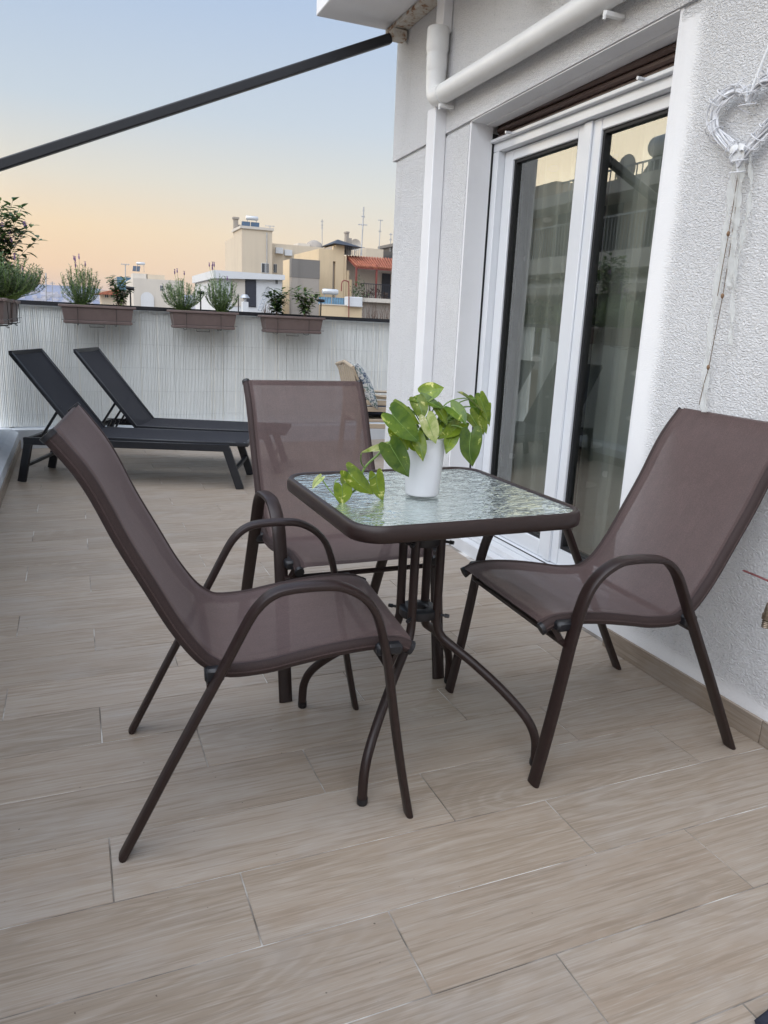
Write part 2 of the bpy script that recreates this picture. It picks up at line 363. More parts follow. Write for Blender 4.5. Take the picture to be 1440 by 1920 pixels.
M['pvc'] = simple('white_pvc', (.80, .80, .79), .38, 0, .04, 9, 12, .05, .002)
M['alu'] = simple('white_aluminium', (.74, .76, .79), .16, 0, .02, 5)
M['gasket'] = simple('black_gasket', (.012, .012, .014), .6)
M['shutter'] = simple('brown_shutter', (.105, .068, .058), .35, 0, .1, 30)
M['marble'] = simple('white_marble', (.74, .75, .77), .3, 0, .06, 8)
M['glass'] = mk_glass('window_glass', (.96, 1.0, .97), 1.0, 1.7, base=.16)
M['tglass'] = mk_table_glass()
M['curtain'] = mk_translucent('sheer_curtain', (.94, .97, .91), .05, .0, dots=True)
M['room'] = simple('dim_room', (.50, .52, .47), .9, 0, .3, 1.5)
M['tile'] = mk_tile('wood_look_tile')
M['skirt'] = mk_tile('wood_look_skirting', base=.86, up=True)
M['grout'] = mk_grout()
M['brown'] = simple('brown_powdercoat', (.022, .0115, .0100), .42, 0, .15, 60, 500, .12, .0004, spec=.45)
M['sling'] = mk_mesh_fabric('brown_mesh_fabric', (.124, .079, .074), .14)
M['slinghem'] = mk_mesh_fabric('brown_mesh_hem', (.092, .056, .052), .02)
M['slingside'] = mk_mesh_fabric('brown_mesh_side', (.040, .021, .019), .0)
M['blackp'] = simple('black_plastic', (.013, .013, .016), .4)
M['anth'] = simple('anthracite_metal', (.013, .014, .018), .42, 0, .12, 40)
M['lsling'] = mk_mesh_fabric('black_mesh_fabric', (.010, .0105, .017), .04, .85, .03)
M['rail'] = simple('black_rail', (.012, .013, .017), .4)
M['reed'] = simple('pvc_reed', (.82, .84, .82), .5, 0, .04, 2.5)
M['reedback'] = simple('reed_backing', (.78, .79, .77), .6, 0, .05, 3)
M['wall'] = simple('kerb_render', (.62, .65, .68), .8, 0, .08, 5, 40, .3, .003)
M['planter'] = simple('taupe_plastic', (.150, .108, .098), .5, 0, .08, 20, 60, .08, .001)
M['soil'] = simple('potting_soil', (.03, .02, .014), .95, 0, .4, 60, 90, 1, .006)
M['wire'] = simple('rack_wire', (.018, .013, .012), .45)
M['lav'] = mk_leaf('lavender_leaf', (.11, .17, .09), (.27, .33, .20), None, 30)
M['lavdark'] = mk_leaf('lavender_dark_leaf', (.03, .065, .03), (.09, .15, .07), None, 30)
M['purple'] = mk_leaf('lavender_flower', (.10, .05, .13), (.30, .17, .36), None, 60)
M['shrub'] = mk_leaf('shrub_leaf', (.018, .05, .02), (.07, .13, .04), None, 14)
M['shrubl'] = mk_leaf('pale_shrub_leaf', (.06, .11, .03), (.22, .26, .09), None, 14)
M['pothos'] = mk_leaf('pothos_leaf', (.085, .150, .012), (.19, .265, .020), (.68, .68, .22), 40, tl=.3, rough=.3)
M['pothosd'] = mk_leaf('pothos_dark_leaf', (.042, .098, .012), (.105, .175, .018), (.44, .50, .12), 30, tl=.2, rough=.28)
M['pothosp'] = mk_leaf('pothos_pale_leaf', (.24, .33, .06), (.50, .52, .24), (.70, .68, .46), 36, tl=.3, rough=.35)
M['stem'] = simple('green_stem', (.16, .26, .06), .5)
M['twig'] = simple('brown_twig', (.10, .07, .045), .8)
M['pot'] = simple('white_ceramic', (.80, .81, .83), .28, 0, .02, 5)
M['beige'] = simple('beige_plastic', (.46, .37, .27), .5, 0, .06, 12)
M['navy'] = simple('navy_fabric', (.015, .018, .032), .9, 0, .3, 50, 300, .5, .001)
M['wicker'] = simple('white_wicker', (.70, .71, .74), .7, 0, .18, 60)
M['ribbon'] = mk_translucent('organza_ribbon', (.80, .82, .80), .40, .4)
M['cloth'] = simple('white_cloth', (.78, .79, .80), .9, 0, .1, 60, 200, .6, .002)
M['cord'] = simple('brown_cord', (.13, .08, .04), .8)
M['bead'] = simple('wooden_bead', (.22, .13, .07), .6)
M['redlever'] = simple('red_coated_lever', (.20, .06, .06), .5, 0, .3, 80)
M['brass'] = simple('tarnished_brass', (.24, .19, .14), .4, .8, .3, 120)
M['metal'] = simple('galvanised_metal', (.42, .43, .45), .4, .6, .15, 4)
M['steel'] = simple('white_enamel_tank', (.62, .63, .64), .3, .3, .1, 3)
M['solar'] = simple('solar_panel', (.035, .075, .13), .25, 0, .2, 3)
M['solar2'] = simple('solar_panel_pale', (.10, .20, .28), .25, 0, .2, 3)
M['cream'] = mk_plaster('cream_plaster', (.62, .53, .41), (.42, .36, .29), .35)
M['warm'] = mk_plaster('beige_sunset_plaster', (.66, .52, .34), (.40, .32, .23), .4)  # beige plaster, also carries sunset glow on a side wall and a facade
M['grey'] = mk_plaster('grey_cement', (.36, .32, .28), (.17, .155, .14), .6)
M['greyd'] = mk_plaster('dark_cement_band', (.20, .185, .17), (.12, .11, .10), .6)
M['bwhite'] = mk_plaster('white_render', (.66, .67, .68), (.45, .45, .45), .25)
M['pale'] = mk_plaster('pale_render', (.62, .57, .50), (.45, .41, .37), .3)
M['dark'] = simple('dark_opening', (.03, .033, .045), .5)
M['rooftile'] = simple('terracotta', (.34, .115, .065), .8, 0, .35, 3)
M['redpaint'] = simple('red_oxide_paint', (.22, .055, .045), .6)
M['vine'] = simple('bare_vine', (.16, .11, .085), .9)
M['winglass'] = simple('far_window_glass', (.06, .07, .08), .12, 0, .2, 1)
M['hill'] = simple('hazy_hill', (.20, .22, .30), .95, 0, .2, .004)  # bluish distance haze put into the hill colour
M['city'] = simple('city_ground', (.22, .21, .20), .95, 0, .3, .05)
M['farcity'] = simple('far_houses', (.50, .48, .50), .9, 0, .3, .02)
M['copp'] = mk_plaster('opposite_render', (.46, .38, .30), (.30, .25, .21), .5)
M['awn'] = simple('awning_cloth', (.42, .38, .32), .8)
M['green'] = simple('green_sheet', (.06, .16, .13), .6)
def mk_rust():
    t = NT('rusty_flashing'); v = t.obj(); n = t.noise(26, v, 5, .65)
    t.base(t.ramp(n, [(.35, (.62, .60, .56)), (.52, (.55, .50, .43)), (.60, (.30, .16, .08)), (.72, (.10, .06, .04))]), .8); return t.m
def mk_pillow():
    t = NT('leaf_print_cloth'); v = t.obj((1, 1, 1)); n = t.noise(14, v, 1, .4, 2.2); n2 = t.noise(24, v, 1, .4, 1.5)
    c = t.ramp(n, [(.40, (.07, .10, .16)), (.46, (.55, .56, .55)), (.54, (.62, .62, .60)), (.58, (.12, .18, .14)), (.68, (.20, .26, .30))])
    c = t.mix(t.ramp(n2, [(.55, (0, 0, 0)), (.6, (1, 1, 1))]), c, (.62, .62, .60)); t.base(c, .9); return t.m
M['pillow'] = mk_pillow(); M['rust'] = mk_rust()
ribp = lambda x: x
# ================================================================== SETTING
# ground far below, hills, far city
g = MB(); g.box(-6000, 6000, -2000, 9000, -19, -18); g.build('ground', M['city'], None, False)['kind'] = 'structure'
def hill_h(x, y): return noise.fractal(Vector((x*.0011, y*.0009, 3.1)), 1.0, 2.0, 5)
h = MB()
def hf(u, v):
    ang = -0.55+u*1.5; R_ = 2600+v*1500
    x = math.sin(ang)*R_; y = math.cos(ang)*R_
    prof = math.sin(min(1, v*1.6)*PI*.5)
    top = 80+24*math.sin(ang*7+1.0)+30*hill_h(x, y)
    return (x, y, -18+prof*(top+18))
h.grid(hf, 120, 24); h.build('hills', M['hill'])['kind'] = 'structure'
fc = MB(); rr = random.Random(5)
for k in range(900):
    ang = rr.uniform(-.25, .25); R_ = 2640+rr.uniform(0, 420); x = math.sin(ang)*R_; y = math.cos(ang)*R_; v = (R_-2600)/1500
    zz = -18+math.sin(min(1, v*1.6)*PI*.5)*(98+24*math.sin(ang*7+1.0)+30*hill_h(x, y)); s = rr.uniform(4, 10)
    fc.box(x-s, x+s, y-s, y+s, zz-4, zz+rr.uniform(3, 9))
tag(fc.build('far_houses', M['farcity'], None, False), 'pale houses scattered over the distant hillside', 'houses', kind='stuff')
# ---------------------------------------------------------------- terrace floor and tiles
XW = 1.757; XL = -0.445; YP = 6.70
fl = MB(); fl.box(-0.7, 7.2, -3.0, 7.2, -.30, -.0018)
floor = fl.build('floor', M['grout'], None, False); floor['kind'] = 'structure'
G = .0015; TW = .1999; TL = .750
tb = MB(); tb.box(0, TL-2*G, 0, TW-2*G, -.010, 0, 0, .0008); full = tb.build('floor_tile', M['tile'], floor, False)
first = True
def parY(x): return 6.705+.0388*(x+.443)
for r in range(-21, 30):
    y0 = 1.111+r*TW; y1 = y0+TW
    off = {0: .262, 1: .015, 2: .512}[r % 3]
    xlo = XL+.002; xhi = (XW+.012) if y1 < 4.22 else 5.2
    if y0 > 6.78: break
    k = math.floor((xlo-off)/TL)
    while True:
        a = off+k*TL; b = a+TL; k += 1
        if a >= xhi: break
        a2 = max(a, xlo); b2 = min(b, xhi); 
        yb = y1
        if b2-a2 < .012: continue
        rz = random.uniform(-.0003, .0003)
        if a2 == a and b2 == b:
            o = full if first else full.copy()
            if not first: C.objects.link(o); o.parent = floor
            first = False
            o.location = (a+G, y0+G, rz)
        else:
            q = MB(); q.box(0, b2-a2-2*G, 0, yb-y0-2*G, -.010, 0, 0, .0012); o = q.build('floor_tile', M['tile'], floor, False); o.location = (a2+G, y0+G, rz)
# ---------------------------------------------------------------- kerbs and reed parapets
def P_back(x, off=0, z=0): return Vector((x-off*.0388, parY(x)+off, z))
kb = thing('back_parapet', 'parapet across the far terrace end, white reed screen under a black rail', 'parapet')
m = MB()
def quadbox(mb, a, b, c, d, z0a, z0b, z1a, z1b, mi=0):
    # a->b inner edge, d->c outer edge, heights at the a/d end and b/c end
    vs = [(a.x, a.y, z0a), (b.x, b.y, z0b), (c.x, c.y, z0b), (d.x, d.y, z0a), (a.x, a.y, z1a), (b.x, b.y, z1b), (c.x, c.y, z1b), (d.x, d.y, z1a)]
    mb.add(vs, [(0, 3, 2, 1), (4, 5, 6, 7), (0, 1, 5, 4), (1, 2, 6, 5), (2, 3, 7, 6), (3, 0, 4, 7)], mi)
quadbox(m, P_back(-.70), P_back(5.6), P_back(5.6, .28), P_back(-.70, .28), -.3, -.3, .155, .142); m.build('kerb', M['wall'], kb, False)
m = MB(); quadbox(m, P_back(-.60, .06), P_back(5.6, .06), P_back(5.6, .115), P_back(-.60, .115), 1.150, 1.120, 1.184, 1.150); m.build('top_rail', M['rail'], kb, False)
m = MB(); quadbox(m, P_back(-.60, .135), P_back(5.6, .135), P_back(5.6, .15), P_back(-.60, .15), .16, .15, 1.15, 1.12); m.build('screen_backing', M['reedback'], kb, False)
def slats(mb, pf, L, seed, ztop):
    rn = random.Random(seed); s = 0.0
    while s < L:
        w = .0125; 
        miss = noise.noise(Vector((s*3.1, 0, seed)))
        z1 = ztop(s)-rn.uniform(.0, .012)
        z0 = .165+rn.uniform(-.004, .008)
        off = rn.uniform(0, .002)+ .0015*noise.noise(Vector((s*9, 2, seed)))
        if rn.random() > .012+max(0, -.05*miss):
            # each slat is a slightly twisted, shallow C profile
            a = pf(s, .118+off); b = pf(s+w*.82, .118+off+rn.uniform(-.0012, .0012)); c = pf(s+w*.41, .1155+off)
            lean = rn.uniform(-.0012, .0012); t = pf(s+lean+.0001, 0)-pf(s+.0001, 0)
            vs = []
            for zz, tt in ((z0, Vector((0, 0, 0))), (z1, t)):
                for p in (a, c, b): vs.append((p.x+tt.x, p.y+tt.y, zz))
            mb.add(vs, [(0, 1, 4, 3), (1, 2, 5, 4)], 1 if rn.random() < .13 else 0)
        s += w*rn.choice((1, 1, 1, 1, 1.06, 1.0, 1.12, 1.25))
M['reedl'] = simple('pvc_reed_bright', (.84, .84, .79), .45, 0, .1, 6)
M['tie'] = simple('screen_tie_wire', (.66, .68, .67), .5)
m = MB(); slats(m, lambda s, o: P_back(-.58+s, o), 6.1, 3.3, lambda s: 1.150-.005*s)
tag(m.build('reed_slat', [M['reed'], M['reedl']], kb, False), 'dense white vertical plastic reeds', kind='stuff')
m = MB()
for zz in (.26, .46, .66, .86, 1.06):
    pts = [P_back(-.55+i*.05, .112+.001*math.sin(i*2.1), zz+.004*math.sin(i*.37)) for i in range(122)]
    m.sweep(pts, .002, .002, n=4)
m.build('tie_wire', M['tie'], kb)
for x in (-.5, 1.0, 2.5, 4.0, 5.5):
    a = P_back(x, .09); m = MB(); m.box(a.x-.02, a.x+.02, a.y+.065, a.y+.10, .14, 1.15-.005*x); m.build('post', M['rail'], kb, False)
# loose darker reed gaps / cracks as thin recessed splits
lw = thing('left_parapet', 'low white parapet with reed screen running along the left edge of the terrace', 'parapet')
m = MB()
vs = [(XL, -3, -.3), (XL, parY(XL)-.001, -.3), (XL, parY(XL)-.001, .135), (XL, -3, .135), (XL-.055, -3, .165), (XL-.055, parY(XL)-.001, .165), (-.70, -3, .165), (-.70, parY(-.7)-.001, .165), (-.70, -3, -.3), (-.70, parY(-.7)-.001, -.3)]
m.add(vs, [(0, 3, 2, 1), (3, 4, 5, 2), (4, 6, 7, 5), (6, 8, 9, 7), (1, 2, 5, 7, 9), (0, 8, 6, 4, 3)]); m.build('kerb', M['wall'], lw, False)
m = MB(); m.box(-.575, -.52, -3, 6.66, 1.146, 1.180); m.build('top_rail', M['rail'], lw, False)
m = MB(); m.box(-.60, -.585, -3, 6.68, .165, 1.146); m.build('screen_backing', M['reedback'], lw, False)
m = MB(); slats(m, lambda s, o: Vector((-.463-o+.0, -3+s, 0)), 9.6, 8.8, lambda s: 1.145)
tag(m.build('reed_slat', [M['reed'], M['reedl']], lw, False), 'dense white vertical plastic reeds', kind='stuff')
for y in (-2.5, -1, .5, 2.0, 3.5, 5.0, 6.5):
    m = MB(); m.box(-.618, -.603, y-.02, y+.02, .165, 1.15); m.build('post', M['rail'], lw, False)
# left skirting tiles
y = -3.0
while y < parY(XL):
    y2 = min(y+.75, parY(XL)-.002); q = MB(); q.box(0, .009, 0, y2-y-.002, 0, .072, 0, .001); o = q.build('skirting_tile', M['skirt'], lw); o.location = (XL+.0005, y, .0005); y += .75
# ---------------------------------------------------------------- house wall
hw = thing('house_wall', 'white rough rendered house wall with a glazed door and a grey eave corner', 'wall')
def zl(y): return 2.016+(4.25-y)*.0285
def wallbox(mb, y0, y1, x0, x1, za0, za1, zb0, zb1, mi=0):
    # za* bottom heights at y0,y1 ; zb* top heights at y0,y1
    vs = [(x0, y0, za0), (x1, y0, za0), (x1, y1, za1), (x0, y1, za1), (x0, y0, zb0), (x1, y0, zb0), (x1, y1, zb1), (x0, y1, zb1)]
    mb.add(vs, [(0, 3, 2, 1), (4, 5, 6, 7), (0, 1, 5, 4), (1, 2, 6, 5), (2, 3, 7, 6), (3, 0, 4, 7)], mi)
gv = .014
m = MB()
wallbox(m, 3.36, 4.22, XW, 2.20, -.3, -.3, zl(3.36)-gv, zl(4.22)-gv)
wallbox(m, -3.2, 2.026, XW, 2.20, -.3, -.3, zl(-3.2)-gv, zl(2.026)-gv)
wallbox(m, 3.36, 4.215, XW+.007, 2.20, zl(3.36)-gv, zl(4.215)-gv, zl(3.36), zl(4.215))
wallbox(m, -3.2, 2.026, XW+.007, 2.20, zl(-3.2)-gv, zl(2.026)-gv, zl(-3.2), zl(2.026))
wallbox(m, -3.2, 4.262, XW-.006, 2.20, zl(-3.2), zl(4.262), 3.6, 3.6)
m.box(2.20, 7.0, 4.0, 4.22, -.3, 3.6); m.build('rendered_wall', M['stucco'], hw, False)
# smooth reveals
m = MB()
m.box(XW+.004, 1.875, 3.345, 3.3599, .0, zl(3.36)-.001); m.box(XW+.004, 1.875, 2.0261, 2.041, .0, zl(2.03)-.001)
wallbox(m, 2.041, 3.345, XW+.0, 1.835, zl(2.041)-.006, zl(3.345)-.006, zl(2.041)-.001, zl(3.345)-.001)
wallbox(m, 2.041, 3.345, 1.8355, 1.884, 2.058, 2.028, zl(2.041)-.001, zl(3.345)-.001)
m.box(1.884, 2.0, 2.041, 3.345, 2.0585, 2.075)
m.build('door_reveal', M['smooth'], hw, False)
# skirting tiles on the wall (right of the door and left of it)
def skirt(y0, y1, start):
    y = start
    while y > y0: y -= .75
    while y < y1:
        a = max(y, y0); b = min(y+.75, y1)
        if b-a > .02: q = MB(); q.box(0, .010, 0, b-a-.002, 0, .072, 0, .0012); o = q.build('skirting_tile', M['skirt'], hw); o.location = (XW-.0105, a+.001, .0005)
        y += .75
skirt(-3.0, 2.03, 1.332); skirt(3.40, 4.22, 3.40)
# eave slab
m = MB(); m.box(1.277, XW-.008, -3.2, 4.245, 2.665, 3.1, 0, .004); m.build('eave_slab', M['smooth'], hw, False)
m = MB(); m.box(1.665, XW-.0065, -3.2, 4.235, 2.640, 2.664, 0, .004); m.build('rusty_flashing', M['rust'], hw, False)
# door sill
m = MB(); m.box(1.792, 2.05, 2.041, 3.345, -.02, .062, 0, .004); m.build('door_sill', M['marble'], hw)
m = MB(); m.box(1.838, 2.05, 2.041, 3.345, .0625, .093, 0, .003); m.build('door_sill', M['marble'], hw)
# door: outer frame with children
XF = 1.885
df = MB()
df.box(XF, 2.0, 3.297, 3.344, .094, 1.918, 0, .002); df.box(XF, 2.0, 2.042, 2.089, .094, 1.918, 0, .002); df.box(XF, 2.0, 2.042, 3.344, 1.9182, 1.955, 0, .002)
df.box(XF, 2.0, 2.0895, 3.2965, .094, .116, 0, .002)
dr = df.build('balcony_door', M['alu'], hw)
# shutter box: brown slats above white bottom bar
for k in range(3):
    q = MB(); q.box(XF+.010-.005*k, XF+.055, 2.043, 3.343, 1.972+k*.0285, 1.9990+k*.0285, 0, .009); q.build('shutter_slat', M['shutter'], dr)
q = MB(); q.box(XF-.022, XF+.05, 2.0425, 3.3435, 1.9555, 1.9715, 0, .003); q.build('shutter_bar', M['alu'], dr)
for yy in (3.16, 2.30):
    q = MB(); q.sweep([(XF-.022, yy, 1.966), (XF-.05, yy, 1.966)], .012, n=10); q.build('shutter_stop', M['alu'], dr)
q = MB(); q.box(XF-.012, XF+.02, 3.3475, 3.3595-.001, .03, 2.0, 0); q.build('guide_rail_bar', M['gasket'], dr); 
bpy.data.objects['guide_rail_bar'].name = 'guide_rail'  # black guide rail of the shutter, dark in its own colour
q = MB(); q.box(XF+.001, XF+.02, 3.3440, 3.3475, .03, 1.97); q.build('guide_seal', M['gasket'], dr)
def leaf(y0, y1, z0=.118, z1=1.916, sw=.072):
    l = MB(); x0 = XF+.036; x1 = XF+.092
    l.box(x0, x1, y0, y0+sw, z0, z1, 0, .003); l.box(x0, x1, y1-sw, y1, z0, z1, 0, .003)
    l.box(x0+.0002, x1-.0002, y0+sw, y1-sw, z0, z0+.075, 0, .003); l.box(x0+.0002, x1-.0002, y0+sw, y1-sw, z1-.045, z1, 0, .003)
    o = l.build('door_leaf', M['alu'], dr)
    g_ = MB(); a, b, c, d = y0+sw, y1-sw, z0+.075, z1-.045; t = .013; xs = x0+.010
    g_.box(xs, x1, a, a+t, c, d); g_.box(xs, x1, b-t, b, c, d); g_.box(xs, x1, a+t, b-t, c, c+t); g_.box(xs, x1, a+t, b-t, d-t, d)
    # sub-parts of the door: gasket and pane
    g_.build('gasket', M['gasket'], dr, False)
    p = MB(); xg = x0+.026; p.add([(xg, a+t, c+t), (xg, b-t, c+t), (xg, b-t, d-t), (xg, a+t, d-t)], [(0, 3, 2, 1)]); p.build('pane', M['glass'], dr, False)
    return o
leaf(2.660, 3.293); leaf(2.093, 2.6565)
q = MB(); q.box(XF+.026, XF+.0355, 2.634, 2.684, .12, 1.914, 0, .002); q.build('meeting_strip', M['alu'], dr)
q = MB(); q.box(XF+.0005, XF+.010, 2.6, 3.2, .1165, .1178); q.build('bottom_seal', M['gasket'], dr)
# room behind
m = MB(); m.box(2.01, 5.0, 2.0, 4.0, -.1, .0); m.box(2.45, 2.5, 1.2, 3.99, 0, 2.6); m.box(2.01, 2.5, 1.2, 3.99, 2.2, 2.3); m.box(2.201, 2.5, 3.6, 3.99, 0, 2.2); m.box(2.201, 2.5, 1.2, 1.6, 0, 2.2)
m.build('room_interior', M['room'], hw, False)
# sheer curtain, gathered folds
cu = MB()
def cf(u, v):
    y = 2.04+u*1.30; z = .10+v*1.92
    f = math.sin(u*71+2.0*math.sin(u*9))*.5+math.sin(u*33+1)*.5
    return (2.075+.030*f*(1.1-.25*v)+.012*math.sin(u*140), y+.012*math.sin(u*50+v*2), z)
cu.grid(cf, 220, 4); curt = cu.build('sheer_curtain', M['curtain'], None); tag(curt, 'sheer white dotted curtain hanging behind the glazed door', 'curtain')
# ---------------------------------------------------------------- drain pipe
dp = thing('drain_pipe', 'white drain pipe with a boxed downpipe and a long horizontal run above the door', 'pipe')
m = MB(); m.box(1.692, XW-.0005, 3.598, 3.692, .001, 2.150, 0, .004); m.build('pipe_casing', M['smooth'], dp)
m = MB(); m.box(1.700, XW-.007, 3.585, 3.665, 2.47, 3.0, 0, .004); m.build('pipe_casing', M['smooth'], dp)
X0 = 1.693; yb = 3.615; zp = 2.205
m = MB(); m.lathe([(.0, 2.49), (.050, 2.49), (.054, 2.482), (.054, 2.40), (.051, 2.385), (.048, 2.375), (.050, 2.37), (.050, 2.315), (.047, 2.30), (.045, 2.29), (.045, 2.22)], (X0, yb, 0), 32); m.build('pipe_coupling', M['pvc'], dp)
m = MB(); pts = cr([(X0, yb, 2.30), (X0, yb, 2.235), (X0, yb-.012, 2.200), (X0, yb-.05, 2.187), (X0, yb-.10, 2.187)], 8); m.sweep(pts, .094, n=28); m.build('pipe_elbow', M['pvc'], dp)
m = MB(); m.sweep([(X0, yb-.07, 2.187), (X0, 2.9, 2.190), (X0, 2.2, 2.200), (X0, -3.0, 2.22)], .088, n=32); m.build('horizontal_pipe', M['pvc'], dp)
for yy in (3.52, 2.30):
    m = MB(); m.box(X0-.02, XW-.007, yy-.010, yy+.010, 2.125, 2.140, 0, .002); m.sweep([(X0-.018, yy, 2.115), (X0-.018, yy, 2.14)], .012, n=8); m.build('pipe_clamp', M['pvc'], dp)
m = MB(); m.sweep([(XW-.008, 2.83, 2.42), (XW-.12, 2.80, 2.40), (XW-.20, 2.66, 2.395)], .05, n=20)
tag(m.build('awning_bracket', M['anth'], None), 'dark round awning fitting high on the wall above the long white pipe', 'bracket')
# awning pole
ap = thing('awning_pole', 'long dark grey pole slanting down from the eave corner across the sky', 'pole')
a = Vector((1.655, 4.13, 2.590)); b = Vector((-.565, 4.33, 1.66))
m = MB(); m.bar(a, b, .048, .048, (0, 1, 0), 0, .006); m.build('pole', M['anth'], ap)
m = MB(); m.box(-.59, -.54, 4.305, 4.355, 1.181, 1.68, 0, .003); m.build('support_post', M['anth'], ap)
m = MB(); m.box(1.655, 1.742, 4.10, 4.165, 2.585, 2.638, 0, .008); m.build('wall_bracket', M['rust'], ap)
# ================================================================== FURNITURE
GC = 'brown garden chairs round the glass table'
def make_chair(label):
    t = thing('garden_chair', label, 'chair', group=GC)
    prof = [(0.0, 0.0), (.052, .102), (.102, .201), (.158, .309), (.212, .412), (.262, .510), (.285, .545), (.312, .568), (.348, .579), (.418, .582), (.465, .575), (.512, .545), (.543, .495), (.567, .397), (.583, .295), (.600, .190), (.618, .09), (.636, .0)]
    for s in (-1, 1):
        pts = cr([(x, s*.256, z) for x, z in prof], 5)
        m = MB(); m.sweep(pts, .041, .018, lat=(0, 1, 0), n=14, sq=.7); m.build('arm_frame', M['brown'], t)
    rp = [(-.093, .890), (-.078, .872), (-.043, .824), (-.014, .771), (.026, .681), (.075, .586), (.120, .500), (.163, .436), (.195, .406), (.231, .389), (.305, .391), (.366, .402), (.456, .417), (.546, .425), (.600, .421), (.630, .408)]
    R3 = cr([(x, 0, z) for x, z in rp], 4)
    hwid = .218
    for s in (-1, 1):
        m = MB(); m.sweep([(p.x, s*hwid, p.z) for p in R3], .024, .031, lat=(0, 1, 0), n=12); m.build('side_rail', M['slingside'], t)
        for e in (0, -1):
            p = R3[e]; q = R3[1 if e == 0 else -2]; d = (p-q).normalized()
            c = MB(); c.sweep([Vector((p.x, s*hwid, p.z))-d*.004, Vector((p.x, s*hwid, p.z))+d*.006], .028, .034, lat=(0, 1, 0), n=12); c.build('end_cap', M['blackp'], t)
        # clamps between sling rail and arm frame
        for (cx, cz, dx, dz) in ((.196, .393, .02, .016), (.575, .418, .03, .013)):
            c = MB(); c.box(cx-dx, cx+dx, min(s*.208, s*.250), max(s*.208, s*.250), cz-dz, cz+dz, 0, .006); c.build('clamp', M['blackp'], t)
    n = len(R3)
    def fab(u0, u1, v0, v1, off):
        def fn(u, v):
            uu = (u0+(u1-u0)*u)*(n-1); i = min(int(uu), n-2); f = uu-i
            p = R3[i].lerp(R3[i+1], f); T = (R3[i+1]-R3[i]).normalized(); Nn = Vector((T.z, 0, -T.x))
            vv = v0+(v1-v0)*v; sag = (1-vv*vv)
            # seat sags down, back bows backwards
            amt = .010 if p.z > .46 else .013
            e = min(1, min(u0+(u1-u0)*u, 1-(u0+(u1-u0)*u))*10)
            q = p - (-Nn)*0 + Nn*0
            up = Vector((-T.z, 0, T.x))
            if up.z < 0: up = -up
            if p.z > .46 and up.x < 0: up = -up
            q = p + up*(.0165 - sag*amt*e + off - .016*max(0, (abs(vv)-.955)/.045)**2)
            return (q.x, vv*(hwid+.0125), q.z)
        return fn
    m = MB(); m.grid(fab(.0, 1.0, -1, 1, 0), 64, 14); m.build('sling', M['sling'], t, True, 80)
    for (u0, u1, v0, v1) in ((.012, .055, -.93, .93), (.955, .995, -.93, .93), (0, 1, -1, -.86), (0, 1, .86, 1)):
        m = MB(); m.grid(fab(u0, u1, v0, v1, -.0022), 40, 4); m.build('sling_hem', M['slinghem'], t, True, 80)
    for cx in (.578, .190):
        m = MB(); m.sweep([(cx, -.25, .372), (cx, .25, .372)], .022, .015, n=10); m.build('cross_bar', M['brown'], t)
    for s in (-1, 1):
        m = MB(); m.bar((.578, s*.23, .372), (.60, s*.218, .412), .014, .014); m.build('bracket', M['brown'], t)
    # top bar hidden in the hem
    m = MB(); m.sweep([(R3[1].x, -hwid, R3[1].z), (R3[1].x, hwid, R3[1].z)], .014, n=8); m.build('top_bar', M['slingside'], t)
    return t
c1 = make_chair('brown mesh garden chair on the left, nearest the camera and seen from its side')
c1.location = (.0655, 1.692, 0); c1.rotation_euler = (0, 0, math.radians(-5.97))
c2 = copy_tree(c1); c2['label'] = 'brown mesh garden chair on the right with its back close to the white wall'
c2.location = (1.667, 1.6045, 0); c2.rotation_euler = (0, 0, math.radians(177.5))
c3 = copy_tree(c1); c3['label'] = 'brown mesh garden chair behind the table, facing the camera'
c3.location = (.792, 2.612, 0); c3.rotation_euler = (0, 0, math.radians(-90))
# ---------------------------------------------------------------- table
tb = thing('glass_table', 'small square rippled glass table with rounded brown rim and four bent tube legs', 'table', (.822, 1.688, 0), math.radians(0.8))
S2 = .298; Rc = .075
def rr_path(s, r, n=8):
    pts = []
    for cx, cy, a0 in ((s-r, s-r, 0), (-s+r, s-r, 90), (-s+r, -s+r, 180), (s-r, -s+r, 270)):
        for k in range(n+1):
            a = math.radians(a0+90*k/n); pts.append((cx+r*math.cos(a), cy+r*math.sin(a)))
    return pts
op = rr_path(S2, Rc); m = MB()
prof = [(-.016, .697), (-.013, .700), (-.004, .702), (.0, .6985), (.0035, .689), (.004, .678), (.002, .667), (-.004, .6625), (-.014, .662), (-.014, .690), (-.016, .697)]
vs = []; fs = []; np_ = len(op)
for (o_, z) in prof:
    q = rr_path(S2+o_, Rc+o_); vs += [(x, y, z) for x, y in q]
for i in range(len(prof)-1):
    for j in range(np_): fs.append((i*np_+j, i*np_+(j+1) % np_, (i+1)*np_+(j+1) % np_, (i+1)*np_+j))
m.add(vs, fs); m.build('rim', M['brown'], tb, True, 60)
m = MB(); q = rr_path(S2-.013, Rc-.013); m.add([(x, y, .6975) for x, y in q]+[(x, y, .692) for x, y in q], [tuple(range(np_)), tuple(range(np_, 2*np_))[::-1]]); m.build('glass_top', M['tglass'], tb, False)
